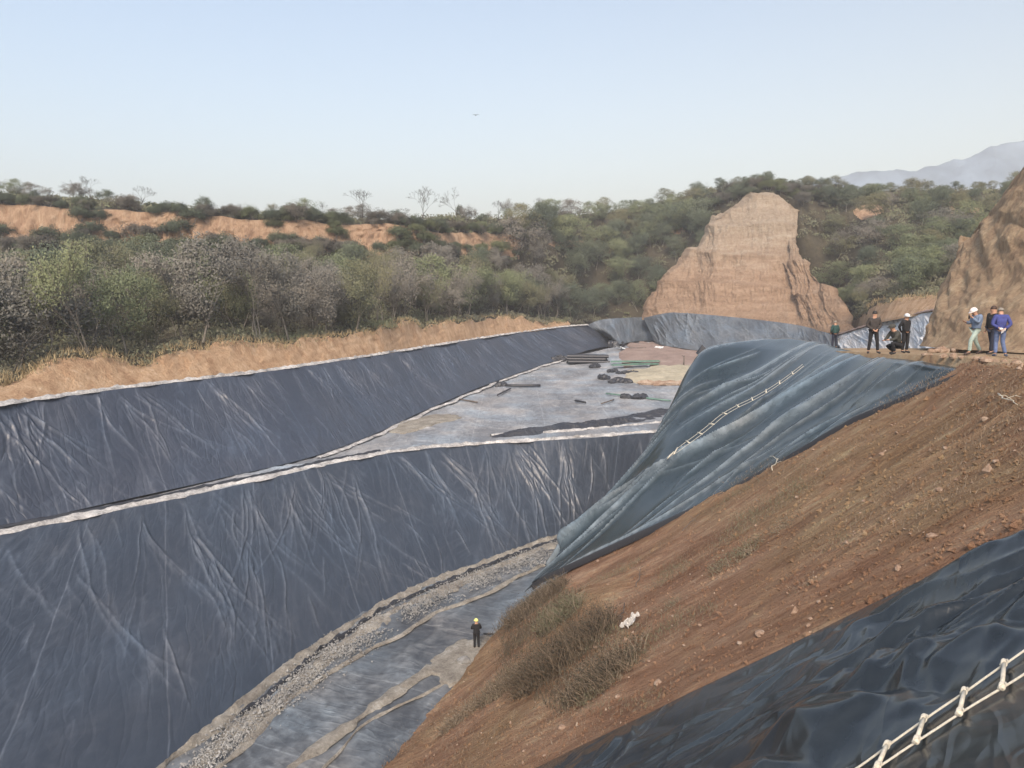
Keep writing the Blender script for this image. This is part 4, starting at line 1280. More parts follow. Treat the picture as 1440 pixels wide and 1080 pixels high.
rad = gv.uniform(.6, 1.5, len(pts)) * np.where(near_cl, .55, 1.0)
V, Fc = clumps(pts, 42, rad, np.repeat(.38 * np.clip(pts[:, 1] / 120, .38, 1.0), 42), gv)
M['under'] = leaf_mat("undergrowth", [(.07, .085, .058), (.10, .115, .07), (.135, .13, .09), (.15, .165, .09), (.16, .145, .12)], sc=.09, crown=0)
o = obj("undergrowth", mesh_from("undergrowth", V, Fc, [M['under']], False))
tag(o, kind="stuff")

# dry grass tufts along the top of the orange bank and the lip of the loess
def tufts(pts, n, h, rng, mat, name, wid=.03):
    i = rng.integers(0, len(pts), n)
    b = pts[i] + rng.normal(0, .25, (n, 3)) * np.array([1, 1, .1])
    tip = b + np.stack([rng.normal(0, .35, n), rng.normal(0, .35, n), rng.uniform(.5, 1.2, n)], 1) * (h * rng.uniform(.5, 1.3, n))[:, None]
    a = rng.uniform(0, 6.28, n); s = np.stack([np.cos(a), np.sin(a), a * 0], 1) * wid
    V = np.stack([b - s, b + s, tip], 1).reshape(-1, 3)
    return obj(name, mesh_from(name, V, np.arange(3 * n).reshape(n, 3), [mat], False))
M['straw'] = leaf_mat("dry_grass", [(.16, .12, .07), (.24, .18, .10), (.30, .24, .14), (.14, .13, .07)], sc=1.5)
sel = HXY[(RP > .85) & (RP < 1.35) & vis & (np.abs(CP - 950) > 160)]
tag(tufts(sel, 7000, .45, gv, M['straw'], "grass", .05), kind="stuff")

# brown slope: bushes, weeds, twigs, stones ----------------------------
def on_brown(px, py):
    return nearest(brG, px, py)
M['twig'] = leaf_mat("dry_twigs", [(.12, .09, .065), (.18, .14, .10), (.24, .19, .14), (.16, .15, .10)], sc=1.2)
M['weed'] = leaf_mat("weeds", [(.09, .10, .06), (.13, .135, .08), (.18, .16, .11), (.16, .12, .09)], sc=1.0)
M['scrub'] = leaf_mat('scrub', [(.040, .037, .027), (.065, .056, .040), (.095, .078, .056), (.08, .085, .05)], sc=1.0)
def bush(px, py, rx, h, nst, ncard, seed, label, mats=('twig', 'weed'), size=.06):
    g = np.random.default_rng(seed); r = random.Random(seed)
    c = on_brown(px, py)
    root = empty("bush", c)
    st = MB()
    tips = []
    for k in range(nst):
        a = r.uniform(0, 6.28); e = abs(r.gauss(0, .7)) + .15
        q = math.sqrt(r.random()) * rx * .8
        b = Vector((math.cos(a) * q, math.sin(a) * q * .8, 0)); b.z = float(brown_z(c[0] + b.x, c[1] + b.y) - brown_z(c[0], c[1])) - .1
        a2 = r.uniform(0, 6.28)
        d = Vector((math.cos(a2) * e - .35, math.sin(a2) * e, 1)).normalized()
        L = h * r.uniform(.4, 1.15)
        p1 = b + d * L * .5; d2 = (d + Vector((r.gauss(0, .3), r.gauss(0, .3), -.35))).normalized(); p2 = p1 + d2 * L * .5
        st.tube([b, p1, p2], [.018, .013, .007], 3, cap=False)
        tips += [p1, p2, (p1 + p2) / 2, b * .5 + p1 * .5]
    obj("stems", st.mesh("stems", M[mats[0]]), root)
    T = np.array([tuple(t) for t in tips])
    C_ = T[g.integers(0, len(T), ncard)] + g.normal(0, .13, (ncard, 3))
    V, Fc = cards(C_, size, g, 0, .4)
    obj("foliage", mesh_from("foliage", V, Fc, [M[mats[1]]], False), root)
    tag(root, label, "bush")
bush(795, 925, 2.2, 1.0, 1200, 12000, 1, "largest tangled dry bush on the brown slope, overhanging a pale hollow", ('twig', 'scrub'), size=.06)
bush(755, 850, 1.9, .8, 700, 7000, 2, "grey dry bush on the brown slope crest under the end of the blue black sheet", ('twig', 'scrub'), size=.06)
bush(850, 955, 1.3, .8, 450, 6000, 3, "low dry bush right of the largest tangled one on the brown slope", ('twig', 'scrub'), size=.06)
bush(715, 965, 1.5, .7, 500, 5000, 4, "brown twiggy bush left of the largest tangled one, at the slope edge", ('twig', 'twig'))
bush(790, 870, 1.1, .8, 300, 5500, 7, "grey green bush between the crest bush and the largest tangled bush", ('twig', 'weed'))
bush(650, 1010, 1.0, .5, 250, 2500, 5, "low dead brush near the lower edge of the brown slope", ('twig', 'twig'))
bush(1035, 785, .9, .28, 160, 2200, 6, "small dark weed patch in a crease midway up the brown slope", size=.05)
bush(1100, 740, .7, .2, 100, 1200, 16, "small dry weed patch above the dark one midway up the brown slope", size=.045)
bush(945, 852, .35, .2, 60, 700, 8, "tiny green weed tuft on the brown slope right of the white rag", size=.04)
bush(1135, 820, .5, .13, 60, 350, 9, "flat dead twig heap on the brown slope above the near sheet", ('twig', 'twig'), size=.04)

# thin grass over parts of the slope
sel = brG[::2, ::2].reshape(-1, 3)
sel = sel[((sel[:, :2] - np.array([.68, 16.8])) @ D2) < -.15]
X_, Y_ = proj(sel)
gm = fbm(sel[:, 0] * .22, sel[:, 1] * .22, 501, 4)
ok = (X_ > 500) & (X_ < 1480) & (Y_ < 1100) & (gm > .05)
o = tufts(sel[ok], 26000, .10, gv, M['twig'], "dead_grass", .008)
tag(o, kind="stuff")
sm_ = (((X_ - 775) / 72) ** 2 + ((Y_ - 905) / 85) ** 2 < 1.0 + gm)
o = tufts(sel[sm_], 11000, .30, gv, M['scrub'], "scrub", .012)
tag(o, kind="stuff")
ok = (X_ > 640) & (X_ < 1200) & (Y_ < 1000) & (gm > .25)
o = tufts(sel[ok], 12000, .12, gv, M['weed'], "grass", .008)
tag(o, kind="stuff")
# loose clods: uncountable crumbs of earth
sel = brG.reshape(-1, 3); sel = sel[((sel[:, :2] - np.array([.68, 16.8])) @ D2) < -.05]; X_, Y_ = proj(sel)
ok = (X_ > 500) & (X_ < 1500) & (Y_ < 1100)
s_ = sel[ok]; wd = 1.0 / np.maximum(4, s_[:, 1]); wd /= wd.sum()
c = s_[gv.choice(len(s_), 15000, p=wd)] + np.array([0, 0, .01])
tag(stones(c, gv.gamma(1.6, .013, len(c)) + .008, M['brown'], "dirt_clods", gv), kind="stuff")
c = s_[gv.choice(len(s_), 600, p=wd)] + np.array([0, 0, .015])
tag(stones(c, gv.gamma(1.5, .014, len(c)) + .012, M['rock'], "gravel", gv), kind="stuff")

# ================================================================== single stones
def stone_at(p, s, label, rngi, mat='rock', name="rock", group=None):
    r = random.Random(rngi); mb = MB()
    mb.ell((0, 0, 0), (s, s * r.uniform(.6, .9), s * r.uniform(.45, .7)), 5, 8, noise=.16, rng=r)
    o = mb.build(name, M[mat], smooth=False)
    o.location = tuple(p + np.array([0, 0, s * .2])); o.rotation_euler = (r.uniform(-.3, .3), r.uniform(-.3, .3), r.uniform(0, 6))
    tag(o, label, "rock", group)
i_ = 0
for px, py, s in ((838, 912, .10), (926, 962, .13), (1070, 893, .13), (1138, 880, .06), (912, 930, .06), (790, 1025, .12), (1262, 800, .10), (1310, 755, .12), (1120, 700, .08), (1040, 905, .09), (985, 880, .07),
                  (1190, 765, .08), (1240, 640, .10), (1150, 660, .08), (1320, 690, .09), (1385, 590, .10), (900, 800, .06), (1010, 1000 - 30, .10), (870, 980, .09), (1330, 630, .07), (1215, 705, .07), (1400, 650, .08)):
    stone_at(nearest(brG, px, py), s, "pale earth clod lying on the bare brown slope", 900 + i_, group="pale clods scattered on the bare brown slope"); i_ += 1
tz = terG
for px, py, s in ((1325, 505, .16), (1340, 507, .22), (1352, 508, .14), (1372, 510, .18), (1386, 511, .25), (1398, 513, .15), (1412, 512, .12), (1310, 502, .10), (1362, 506, .1), (1430, 515, .14), (1300, 500, .12)):
    stone_at(nearest(tz, px, py), s, "rubble stone on the terrace lip between the sheet corner and the walkers", 930 + i_, group="rubble stones along the terrace lip"); i_ += 1
for px, py, s in ((1318, 480, .22), (1326, 478, .30), (1332, 476, .2), (1343, 481, .2), (1352, 477, .16), (1310, 483, .16)):
    d_ = P(px, py, 34.0); stone_at(np.array([d_[0], 34.0, zt(34.0) + .05]), s, "reddish fallen clod at the foot of the big brown cliff", 960 + i_, group="fallen clods at the foot of the brown cliff"); i_ += 1

# ================================================================== people
def skin(name, chains, radii, mat, parent, mats=None, sub=1, root=0):
    """chains: lists of point names; radii: dict name -> r ; pts in J"""
    raise NotImplementedError

def skin_mesh(name, pts, edges, rad, mats, parent, sub=1, root=0):
    me = bpy.data.meshes.new(name + "_src")
    me.from_pydata([tuple(p) for p in pts], edges, [])
    o = bpy.data.objects.new(name + "_src", me); COL.objects.link(o)
    md = o.modifiers.new("skin", 'SKIN')
    md.use_smooth_shade = True
    sv = me.skin_vertices[0].data
    for i, r in enumerate(rad):
        sv[i].radius = (r, r) if not hasattr(r, '__len__') else r
        sv[i].use_root = (i == root)
    s = o.modifiers.new("sub", 'SUBSURF'); s.levels = sub; s.render_levels = sub
    dg = bpy.context.evaluated_depsgraph_get()
    ev = o.evaluated_get(dg)
    m2 = bpy.data.meshes.new_from_object(ev)
    m2.name = name
    m2.materials.clear()
    for m_ in mats: m2.materials.append(m_)
    m2.polygons.foreach_set("use_smooth", np.full(len(m2.polygons), True))
    bpy.data.objects.remove(o)
    return obj(name, m2, parent)

BASE = dict(pel=(0, 0, .95), wai=(0, .0, 1.10), che=(0, .01, 1.30), nek=(0, .01, 1.47), hd0=(0, -.01, 1.55), hd1=(0, -.02, 1.65),
            sL=(.18, .01, 1.40), eL=(.23, .04, 1.12), wL=(.22, -.04, .88), sR=(-.18, .01, 1.40), eR=(-.23, .04, 1.12), wR=(-.22, -.04, .88),
            hL=(.09, 0, .90), kL=(.11, -.02, .49), aL=(.12, .03, .09), tL=(.135, -.14, .035), hR=(-.09, 0, .90), kR=(-.11, -.02, .49), aR=(-.12, .03, .09), tR=(-.135, -.14, .035))

def person(loc, rz, height, pose, cols, label, hair=None, helmet=None, cap=None, glove=None, item=None, jacket_long=0.0):
    J = {k: Vector(v) for k, v in BASE.items()}
    for k, v in pose.items(): J[k] = Vector(v)
    root = empty("person", loc, rz)
    root.scale = (height / 1.74,) * 3
    skinm = M['skin'] if not glove else M['skin']
    # body: one continuous mesh ---------------------------------
    names = ['pel', 'wai', 'che', 'nek', 'hd0', 'hd1', 'sL', 'eL', 'wL', 'sR', 'eR', 'wR', 'hL', 'kL', 'aL', 'tL', 'hR', 'kR', 'aR', 'tR']
    rad = [.13, .12, .14, .055, .075, .085, .06, .043, .028, .06, .043, .028, .085, .055, .04, .03, .085, .055, .04, .03]
    pts = [J[n] for n in names]; ix = {n: i for i, n in enumerate(names)}
    ed = [('pel', 'wai'), ('wai', 'che'), ('che', 'nek'), ('nek', 'hd0'), ('hd0', 'hd1'), ('che', 'sL'), ('sL', 'eL'), ('eL', 'wL'), ('che', 'sR'), ('sR', 'eR'), ('eR', 'wR'),
          ('pel', 'hL'), ('hL', 'kL'), ('kL', 'aL'), ('aL', 'tL'), ('pel', 'hR'), ('hR', 'kR'), ('kR', 'aR'), ('aR', 'tR')]
    ed = [(ix[a], ix[b]) for a, b in ed]
    hdv = (J['hd1'] - J['hd0']).normalized(); fwd = pose.get('face', Vector((0, -1, 0))); fwd = Vector(fwd).normalized()
    fwd = (fwd - hdv * fwd.dot(hdv)).normalized(); side = fwd.cross(hdv).normalized()
    # nose and ears branch off the head
    def addp(p, r, par):
        pts.append(p); rad.append(r); ed.append((par, len(pts) - 1)); return len(pts) - 1
    addp(J['hd0'] + fwd * .105 + hdv * .035, .014, ix['hd0'])
    for s in (1, -1): addp(J['hd0'] + side * .088 * s + hdv * .03, .016, ix['hd0'])
    # hands: palm, four fingers of unequal length, thumb from the side of the palm
    for e, w_, sgn in (('eL', 'wL', 1), ('eR', 'wR', -1)):
        d = (J[w_] - J[e]).normalized(); s_ = d.cross(Vector((0, 0, 1)))
        if s_.length < .2: s_ = Vector((1, 0, 0)) * sgn
        s_.normalize(); nrm = s_.cross(d).normalized()
        palm = addp(J[w_] + d * .055, .026, ix[w_])
        for k, L in enumerate((.060, .072, .066, .050)):
            off = (k - 1.5) * .019
            b = addp(pts[palm] + s_ * off + d * .035, .0095, palm)
            c = addp(pts[b] + d * L * .55 + nrm * .012, .0085, b)
            addp(pts[c] + d * L * .35 + nrm * .028, .0075, c)
        b = addp(J[w_] + d * .04 - s_ * .040, .011, palm); addp(pts[b] + d * .035 - s_ * .012 + nrm * .01, .0085, b)
    skin_mesh("body", pts, ed, rad, [M['skin']], root, 1)
    # clothes ------------------------------------------------------
    def cloth(name, chain, rads, mat, edges=None):
        p = [Vector(c) if not isinstance(c, str) else J[c] for c in chain]
        return skin_mesh(name, p, edges, rads, [mat], root, 1)
    jm, tm, sm = cols
    hem_ = J['pel'] + (J['pel'] - J['wai']).normalized() * (-.02 + jacket_long)
    def lerp(a, b, t): return J[a] * (1 - t) + J[b] * t
    # jacket
    ch = [hem_, J['wai'], J['che'], J['nek'] - (J['nek'] - J['che']) * .18, J['sL'], lerp('sL', 'eL', .5), J['eL'], lerp('eL', 'wL', .92), J['sR'], lerp('sR', 'eR', .5), J['eR'], lerp('eR', 'wR', .92)]
    skin_mesh("jacket", ch, [(0, 1), (1, 2), (2, 3), (2, 4), (4, 5), (5, 6), (6, 7), (2, 8), (8, 9), (9, 10), (10, 11)],
              [(.19, .14), (.175, .135), (.195, .14), .085, .088, .075, .064, .050, .088, .075, .064, .050], [jm], root, 1, 1)
    # trousers
    ch = [J['pel'] + Vector((0, 0, .04)), J['hL'], lerp('hL', 'kL', .5), J['kL'], lerp('kL', 'aL', .5), lerp('kL', 'aL', .95), J['hR'], lerp('hR', 'kR', .5), J['kR'], lerp('kR', 'aR', .5), lerp('kR', 'aR', .95)]
    skin_mesh("trousers", ch, [(0, 1), (1, 2), (2, 3), (3, 4), (4, 5), (0, 6), (6, 7), (7, 8), (8, 9), (9, 10)],
              [.145, .105, .092, .076, .070, .066, .105, .092, .076, .070, .066], [tm], root, 1)
    for s in 'LR':
        a, t_ = J['a' + s], J['t' + s]
        d = (t_ - a).normalized()
        skin_mesh("shoe", [a - d * .06 + Vector((0, 0, -.03)), a + d * .04 + Vector((0, 0, -.02)), t_ + d * .03], [(0, 1), (1, 2)], [.045, .055, .040], [sm], root, 1)
    rot = Matrix((side, -fwd, hdv)).transposed()
    hc = J['hd0'] * .35 + J['hd1'] * .65
    if helmet or cap:
        mt = helmet or cap; mb = MB()
        mb.ell(hc + hdv * .01, (.118, .138, .125), 8, 14, rot=rot, z0=0.0)
        # brim
        V = []; Fc = []
        n_ = 18
        for k in range(n_):
            a = 2 * PI * k / n_; c_, s_ = math.cos(a), math.sin(a)
            ext_ = .012 + .055 * max(0, -s_) ** 2
            for rr, z_ in ((1.0, .012), (1.0 + ext_ / .12, -.004), (1.0, -.012)):
                V.append(hc + hdv * .01 + rot @ Vector((.118 * rr * c_, .138 * rr * s_, z_)))
        for k in range(n_):
            k2 = (k + 1) % n_
            Fc += [(k * 3, k2 * 3, k2 * 3 + 1, k * 3 + 1), (k * 3 + 1, k2 * 3 + 1, k2 * 3 + 2, k * 3 + 2)]
        mb.add(V, Fc)
        mb.build("helmet" if helmet else "cap", mt, root)
    if hair:
        mb = MB(); mb.ell(hc + hdv * .005 - fwd * .016, (.098, .108, .112), 8, 12, rot=rot, z0=-.15)
        mb.build("hair", hair, root)
    if item: item(root, J)
    # eyes
    for s in (1, -1):
        mb = MB(); mb.ell(J['hd0'] + fwd * .082 + side * .032 * s + hdv * .062, (.012, .008, .008), 4, 6, rot=rot); mb.build("eye", M['black'], root)
    tag(root, label, "person")
    return root

M['skin'] = simple("skin", (.42, .24, .16), .6, .12, 20)
M['black'] = simple("black", (.012, .012, .013), .6)
def cl(name, c, v=.25): return simple(name, c, .9, v, 9.0, .5, bdist=.03)
Mc = dict(green=cl("teal_cloth", (.022, .060, .058)), navy=cl("navy_cloth", (.018, .022, .040)), brown=cl("brown_leather", (.040, .034, .032)), blk=cl("black_cloth", (.012, .012, .014)),
          olive=cl("olive_cloth", (.045, .045, .038)), denim=cl("light_denim", (.15, .20, .29)), pale=cl("pale_green_cloth", (.32, .40, .36)), blue=cl("blue_cloth", (.045, .055, .20)),
          jeans=cl("jeans", (.10, .14, .26)), shoe=cl("shoe_cloth", (.06, .04, .035)), dshoe=cl("dark_shoe", (.02, .02, .022)), bshoe=cl("blue_shoe", (.05, .07, .13)))
M['white_helmet'] = simple("white_plastic", (.78, .70, .66), .35)
M['yel_helmet'] = simple("yellow_plastic", (.75, .78, .25), .35)
M['white_cap'] = simple("pale_cloth", (.55, .58, .60), .9)
M['cap_dark'] = simple("dark_cap", (.05, .05, .045), .9)
M['glove'] = simple("white_glove", (.75, .76, .76), .8, .1, 20)
M['hair_black'] = simple("black_hair", (.015, .012, .010), .6, .2, 30)
M['hair_brown'] = simple("brown_hair", (.05, .025, .015), .6, .2, 30)
M['hair_grey'] = simple("grey_hair", (.22, .20, .17), .7, .2, 30)

def foot(px, py, Y):
    p = P(px, py, Y); return Vector((p[0], p[1], p[2]))
BACKH = dict(eL=(.27, .12, 1.14), wL=(.06, .20, .98), eR=(-.27, .12, 1.14), wR=(-.06, .22, .96))
FRONTH = dict(eL=(.27, .02, 1.13), wL=(.05, -.20, .95), eR=(-.27, .02, 1.13), wR=(-.05, -.21, .94))
def settle(px, py, Y, Gs=None):
    """world point seen at this pixel at depth Y, put on the terrace"""
    p = P(px, py, Y); return Vector((p[0], p[1], float(zt(Y)) + .03))

# 1 green jacket, back towards the camera
person(settle(1173, 491, 45), PI + .2, 1.66, dict(eL=(.26, .02, 1.13), wL=(.20, -.10, .96), eR=(-.26, .02, 1.13), wR=(-.20, -.10, .96), aL=(.15, .02, .09), tL=(.2, -.13, .035)),
       (Mc['green'], Mc['navy'], Mc['dshoe']), "person in a dark teal jacket standing with back turned, leftmost on the terrace", hair=M['hair_grey'])
# 2 brown-black jacket facing the camera, hands clasped
person(settle(1227, 499.5, 31), -.15, 1.76, dict(FRONTH, kL=(.14, -.03, .49), aL=(.19, .02, .09), tL=(.24, -.13, .035), kR=(-.13, -.02, .49), aR=(-.17, .03, .09), tR=(-.22, -.12, .035), face=(-.15, -1, -.1)),
       (Mc['brown'], Mc['blk'], Mc['dshoe']), "person in a dark brown jacket and black trousers standing legs apart, hands clasped in front", hair=M['hair_black'], jacket_long=.08)
# 3 crouching
def stick(root, J):
    mb = MB(); mb.box(tuple(J['wL'] + Vector((0, -.13, .02))), (.04, .10, .012)); mb.build("phone", M['black'], root)
person(settle(1257, 506, 28.6), PI / 2 * -1 + .25, 1.76,
       dict(pel=(0, .16, .36), wai=(0, .12, .53), che=(0, -.02, .74), nek=(0, -.10, .88), hd0=(0, -.14, .95), hd1=(0, -.16, 1.05),
            sL=(.18, -.04, .82), eL=(.24, -.20, .58), wL=(.14, -.42, .55), sR=(-.18, -.04, .82), eR=(-.24, -.18, .57), wR=(-.12, -.38, .52),
            hL=(.10, .14, .34), kL=(.17, -.27, .44), aL=(.13, -.10, .09), tL=(.15, -.29, .035), hR=(-.10, .14, .34), kR=(-.17, -.20, .30), aR=(-.13, .10, .10), tR=(-.14, -.08, .035), face=(0, -1, -.25)),
       (Mc['olive'], Mc['blk'], Mc['dshoe']), "person crouching low at the sheet edge in a cap and dark olive jacket", cap=M['cap_dark'], hair=M['hair_black'], item=stick)
# 4 black clothes, pale cap, hands behind
person(settle(1272, 497.5, 32.6), .35, 1.70, dict(BACKH, face=(-.3, -1, 0)), (Mc['blk'], Mc['blk'], Mc['dshoe']), "person all in black with a pale cap standing behind the crouching one", cap=M['white_cap'])
# 5 white helmet, denim jacket, striding left, phone at the face
def phone(root, J):
    mb = MB(); mb.box(tuple(J['wL'] + Vector((-.03, -.09, .02))), (.012, .075, .15), Euler((0, 0, .2)).to_matrix()); mb.build("phone", M['black'], root)
person(settle(1370, 501.5, 27), -PI / 2 + .1, 1.72,
       dict(che=(0, -.02, 1.30), nek=(0, -.06, 1.45), hd0=(0, -.11, 1.52), hd1=(0, -.15, 1.61), eL=(.24, -.10, 1.16), wL=(.10, -.26, 1.36), eR=(-.24, -.06, 1.14), wR=(-.14, -.32, 1.18),
            kL=(.10, -.26, .52), aL=(.10, -.28, .10), tL=(.10, -.47, .035), kR=(-.10, .08, .50), aR=(-.10, .30, .12), tR=(-.10, .16, .04), face=(0, -1, -.25)),
       (Mc['denim'], Mc['pale'], Mc['shoe']), "person in a white helmet, denim jacket and pale green trousers walking with a phone raised", helmet=M['white_helmet'], item=phone)
# 6 dark haired person half hidden behind the blue jacket
person(settle(1393, 501, 27.6), -PI / 2 + .3, 1.80, dict(kL=(.10, -.10, .50), aL=(.10, -.12, .09), tL=(.11, -.30, .035), kR=(-.10, .10, .50), aR=(-.10, .22, .10), tR=(-.10, .05, .04)),
       (Mc['blk'], Mc['navy'], Mc['dshoe']), "dark haired person in black half hidden behind the one in the blue jacket", hair=M['hair_brown'])
# 7 blue jacket, jeans, white gloves behind the back
def gloves(root, J):
    for s, wv in (('L', 1), ('R', -1)):
        w_ = J['w' + s]; d = (w_ - J['e' + s]).normalized()
        mb = MB(); mb.ell(w_ + d * .05, (.055, .045, .045), 6, 8, noise=.08, rng=random.Random(3))
        for k in range(4): mb.tube([w_ + d * .06 + Vector((0, 0, (k - 1.5) * .02)), w_ + d * .13 + Vector((0, 0, (k - 1.5) * .026 - .01)), w_ + d * (.15 + .01 * (k % 2)) + Vector((0, -.03, (k - 1.5) * .026 - .03))], [.014, .013, .010], 5)
        mb.tube([w_ + d * .03 + Vector((0, .03, .02)), w_ + d * .07 + Vector((0, .05, .05))], [.015, .011], 5)
        mb.build("glove", M['glove'], root)
person(settle(1404, 504.5, 26), PI - .35, 1.72,
       dict(che=(0, -.03, 1.30), nek=(0, -.07, 1.46), hd0=(0, -.11, 1.53), hd1=(0, -.14, 1.62), eL=(.28, .10, 1.13), wL=(.08, .22, 1.0), eR=(-.28, .10, 1.13), wR=(-.08, .22, .97),
            kL=(.10, -.05, .50), aL=(.12, .06, .09), tL=(.16, -.10, .035), kR=(-.10, -.04, .50), aR=(-.20, .0, .09), tR=(-.28, -.12, .035), face=(0, -1, -.3)),
       (Mc['blue'], Mc['jeans'], Mc['bshoe']), "person in a bright blue jacket and jeans, white gloved hands behind the back", hair=M['hair_grey'], item=gloves)
# 8 alone on the pit bottom
pz = PZ(670, 913, ZF + .05)
person(Vector(tuple(pz)), 3.3, 1.74, dict(eL=(.27, -.06, 1.15), wL=(.04, -.24, 1.16), eR=(-.27, -.06, 1.15), wR=(-.04, -.25, 1.13), kL=(.09, -.02, .49), aL=(.11, .03, .09), face=(.3, -1, 0)),
       (Mc['blk'], Mc['blk'], Mc['shoe']), "lone person in black with a yellow helmet standing on the pit bottom", helmet=M['yel_helmet'], jacket_long=.12)

# ================================================================== rope ladders
M['rope'] = simple("rope", (.56, .53, .45), .9, .25, 60, 1.0, bdist=.004)
M['rung'] = simple("bamboo_rung", (.58, .54, .44), .7, .25, 14, .3, bdist=.004)
def near_lift(p, l=.03):
    a, b = near_ab(p)
    best = max(float(near_pt(np.array(a + da), np.array(b + db))[2]) for da in (-.06, 0, .06) for db in (-.06, 0, .06))
    return Vector((p[0], p[1], best + l))
up0, up1 = plane_hit(1247.6, 1041), plane_hit(1440, 906)
lo0, lo1 = plane_hit(1235, 1067), plane_hit(1440, 933)
print("ladder width", np.linalg.norm(up0 - lo0), "pos", up0, up1)
lad = empty("rope_ladder", near_lift((up0 + lo0) / 2)); base = lad.location.copy()
def rope_line(a, b, s0, s1, n): return [near_lift(a + (b - a) * s) for s in np.linspace(s0, s1, n)]
knots = [0, .262, .556, .852, 1.15, 1.45]
knots = [-.85, -.565, -.28] + knots
rr_ = random.Random(8)
for (a, b) in ((up0, up1), (lo0, lo1)):
    pts = [p - base for p in rope_line(a, b, -1.0, 1.7, 140)]
    # smooth sag
    zs = np.array([p.z for p in pts]); zs = np.convolve(np.pad(zs, 6, mode='edge'), np.ones(13) / 13, 'valid')
    for p, z in zip(pts, zs): p.z = max(p.z, z)
    # three-strand laid rope
    mb = MB(); nq = 900
    PP = np.array([tuple(p) for p in pts]); si = np.linspace(0, len(pts) - 1, nq)
    PP = np.stack([np.interp(si, np.arange(len(pts)), PP[:, k]) for k in range(3)], 1)
    tg = np.gradient(PP, axis=0); tg /= np.linalg.norm(tg, axis=1, keepdims=True)
    sd_ = np.cross(tg, [0, 0, 1.0]); sd_ /= np.linalg.norm(sd_, axis=1, keepdims=True); up_ = np.cross(sd_, tg)
    ln = np.concatenate([[0], np.cumsum(np.linalg.norm(np.diff(PP, axis=0), axis=1))])
    for st_ in range(3):
        an = ln / .055 * 2 * PI + st_ * 2.094
        mb.tube(PP + (sd_ * np.cos(an)[:, None] + up_ * np.sin(an)[:, None]) * .0055, .0060, 5)
    mb.build("rope", M['rope'], lad)
for k in knots:
    pa = near_lift(up0 + (up1 - up0) * k, .05) - base; pb = near_lift(lo0 + (lo1 - lo0) * k, .05) - base
    pa.z = max(pa.z, pa.z); d = (pb - pa).normalized()
    mb = MB(); mb.tube([pa - d * .035, pa + (pb - pa) * .5, pb + d * .045], [.0195, .021, .0195], 9)
    rg = mb.build("rung", M['rung'], lad)
    al = Vector(tuple(up1 - up0)).normalized()
    for e in (pa, pb):
        mb = MB()
        for t_ in range(3):                       # turns of the lashing
            pts = []
            for q in range(13):
                an = q / 12 * 2 * PI
                n_ = d.cross(al).normalized()
                pts.append(e + d * ((t_ - 1) * .022 + rr_.uniform(-.003, .003)) + (al * math.cos(an) + n_ * math.sin(an)) * .027)
            mb.tube(pts, .0085, 5, cap=False)
        mb.tube([e - al * .05, e + d.cross(al) * .03, e + al * .05], [.012, .018, .012], 6)
        mb.tube([e + al * .02, e + al * .045 + d * .02 + Vector((0, 0, .02)), e + al * .05 + d * .045], [.008, .008, .006], 5)
        kn = mb.build("knot", M['rope'], rg)
tag(lad, "white rope ladder with bamboo rungs lying on the nearest black sheet", "rope ladder")

# second ladder, small, down the blue sheet
path_px = [(885, 680), (905, 667), (925, 662), (943, 657), (958, 648), (972, 638), (990, 623), (1007, 609), (1022, 594), (1040, 582), (1060, 566), (1080, 555), (1100, 541), (1120, 527), (1137, 514)]
XB0, YB0 = proj(bluG0)
pp = []; Nn_ = []
for x_, y_ in path_px:
    i, j = np.unravel_index(np.argmin(((XB0 - x_) ** 2 + (YB0 - y_) ** 2)[:320]), (320, XB0.shape[1]))
    pk = bluD[max(0, i - 16):i + 17, max(0, j - 9):j + 10].max()
    pp.append(bluG0[i, j] + bluN[i, j] * (pk + .12)); Nn_.append(bluN[i, j])
pp = np.array(pp)
for k in range(3):
    q3 = np.convolve(np.pad(pp[:, k], 1, mode='edge'), [.25, .5, .25], 'valid'); pp[:, k] = q3
pp = _cr(pp + np.array(Nn_) * .08, 90); Nn_ = _cr(np.array(Nn_), 90)
lad2 = empty("rope_ladder", pp[0]); b2 = Vector(tuple(pp[0]))
T = np.gradient(pp, axis=0); T /= np.linalg.norm(T, axis=1, keepdims=True)
S = np.cross(T, Nn_); S /= np.linalg.norm(S, axis=1, keepdims=True)
Lp = [Vector(tuple(p + s * .2 + n_ * .02)) - b2 for p, s, n_ in zip(pp, S, Nn_)]; Rp = [Vector(tuple(p - s * .2 + n_ * .02)) - b2 for p, s, n_ in zip(pp, S, Nn_)]
for q in (Lp, Rp): mb = MB(); mb.tube(q, .012, 4); mb.build("rope", M['rope'], lad2)
ds = np.concatenate([[0], np.cumsum(np.linalg.norm(np.diff(pp, axis=0), axis=1))])
for s in np.arange(.3, ds[-1], .85):
    i = int(np.argmin(np.abs(ds - s)))
    mb = MB(); d = (Rp[i] - Lp[i]).normalized(); mb.tube([Lp[i] - d * .07 + Vector((0, 0, .03)), Rp[i] + d * .07 + Vector((0, 0, .03))], .034, 6); mb.build("rung", M['rung'], lad2)
tag(lad2, "small far rope ladder hanging down the folds of the blue black sheet", "rope ladder")

# ================================================================== things on the bench
M['pipe'] = simple("black_pipe", (.03, .032, .038), .45, .3, 4)
M['greenp'] = simple("green_plastic", (.11, .20, .16), .5, .35, 2)
M['wood'] = simple("grey_wood", (.12, .10, .085), .9, .35, 6)
M['paper'] = simple("white_plastic_sheet", (.68, .70, .70), .6, .2, 6)
def B_(px, py): return nearest(benchG, px, py)
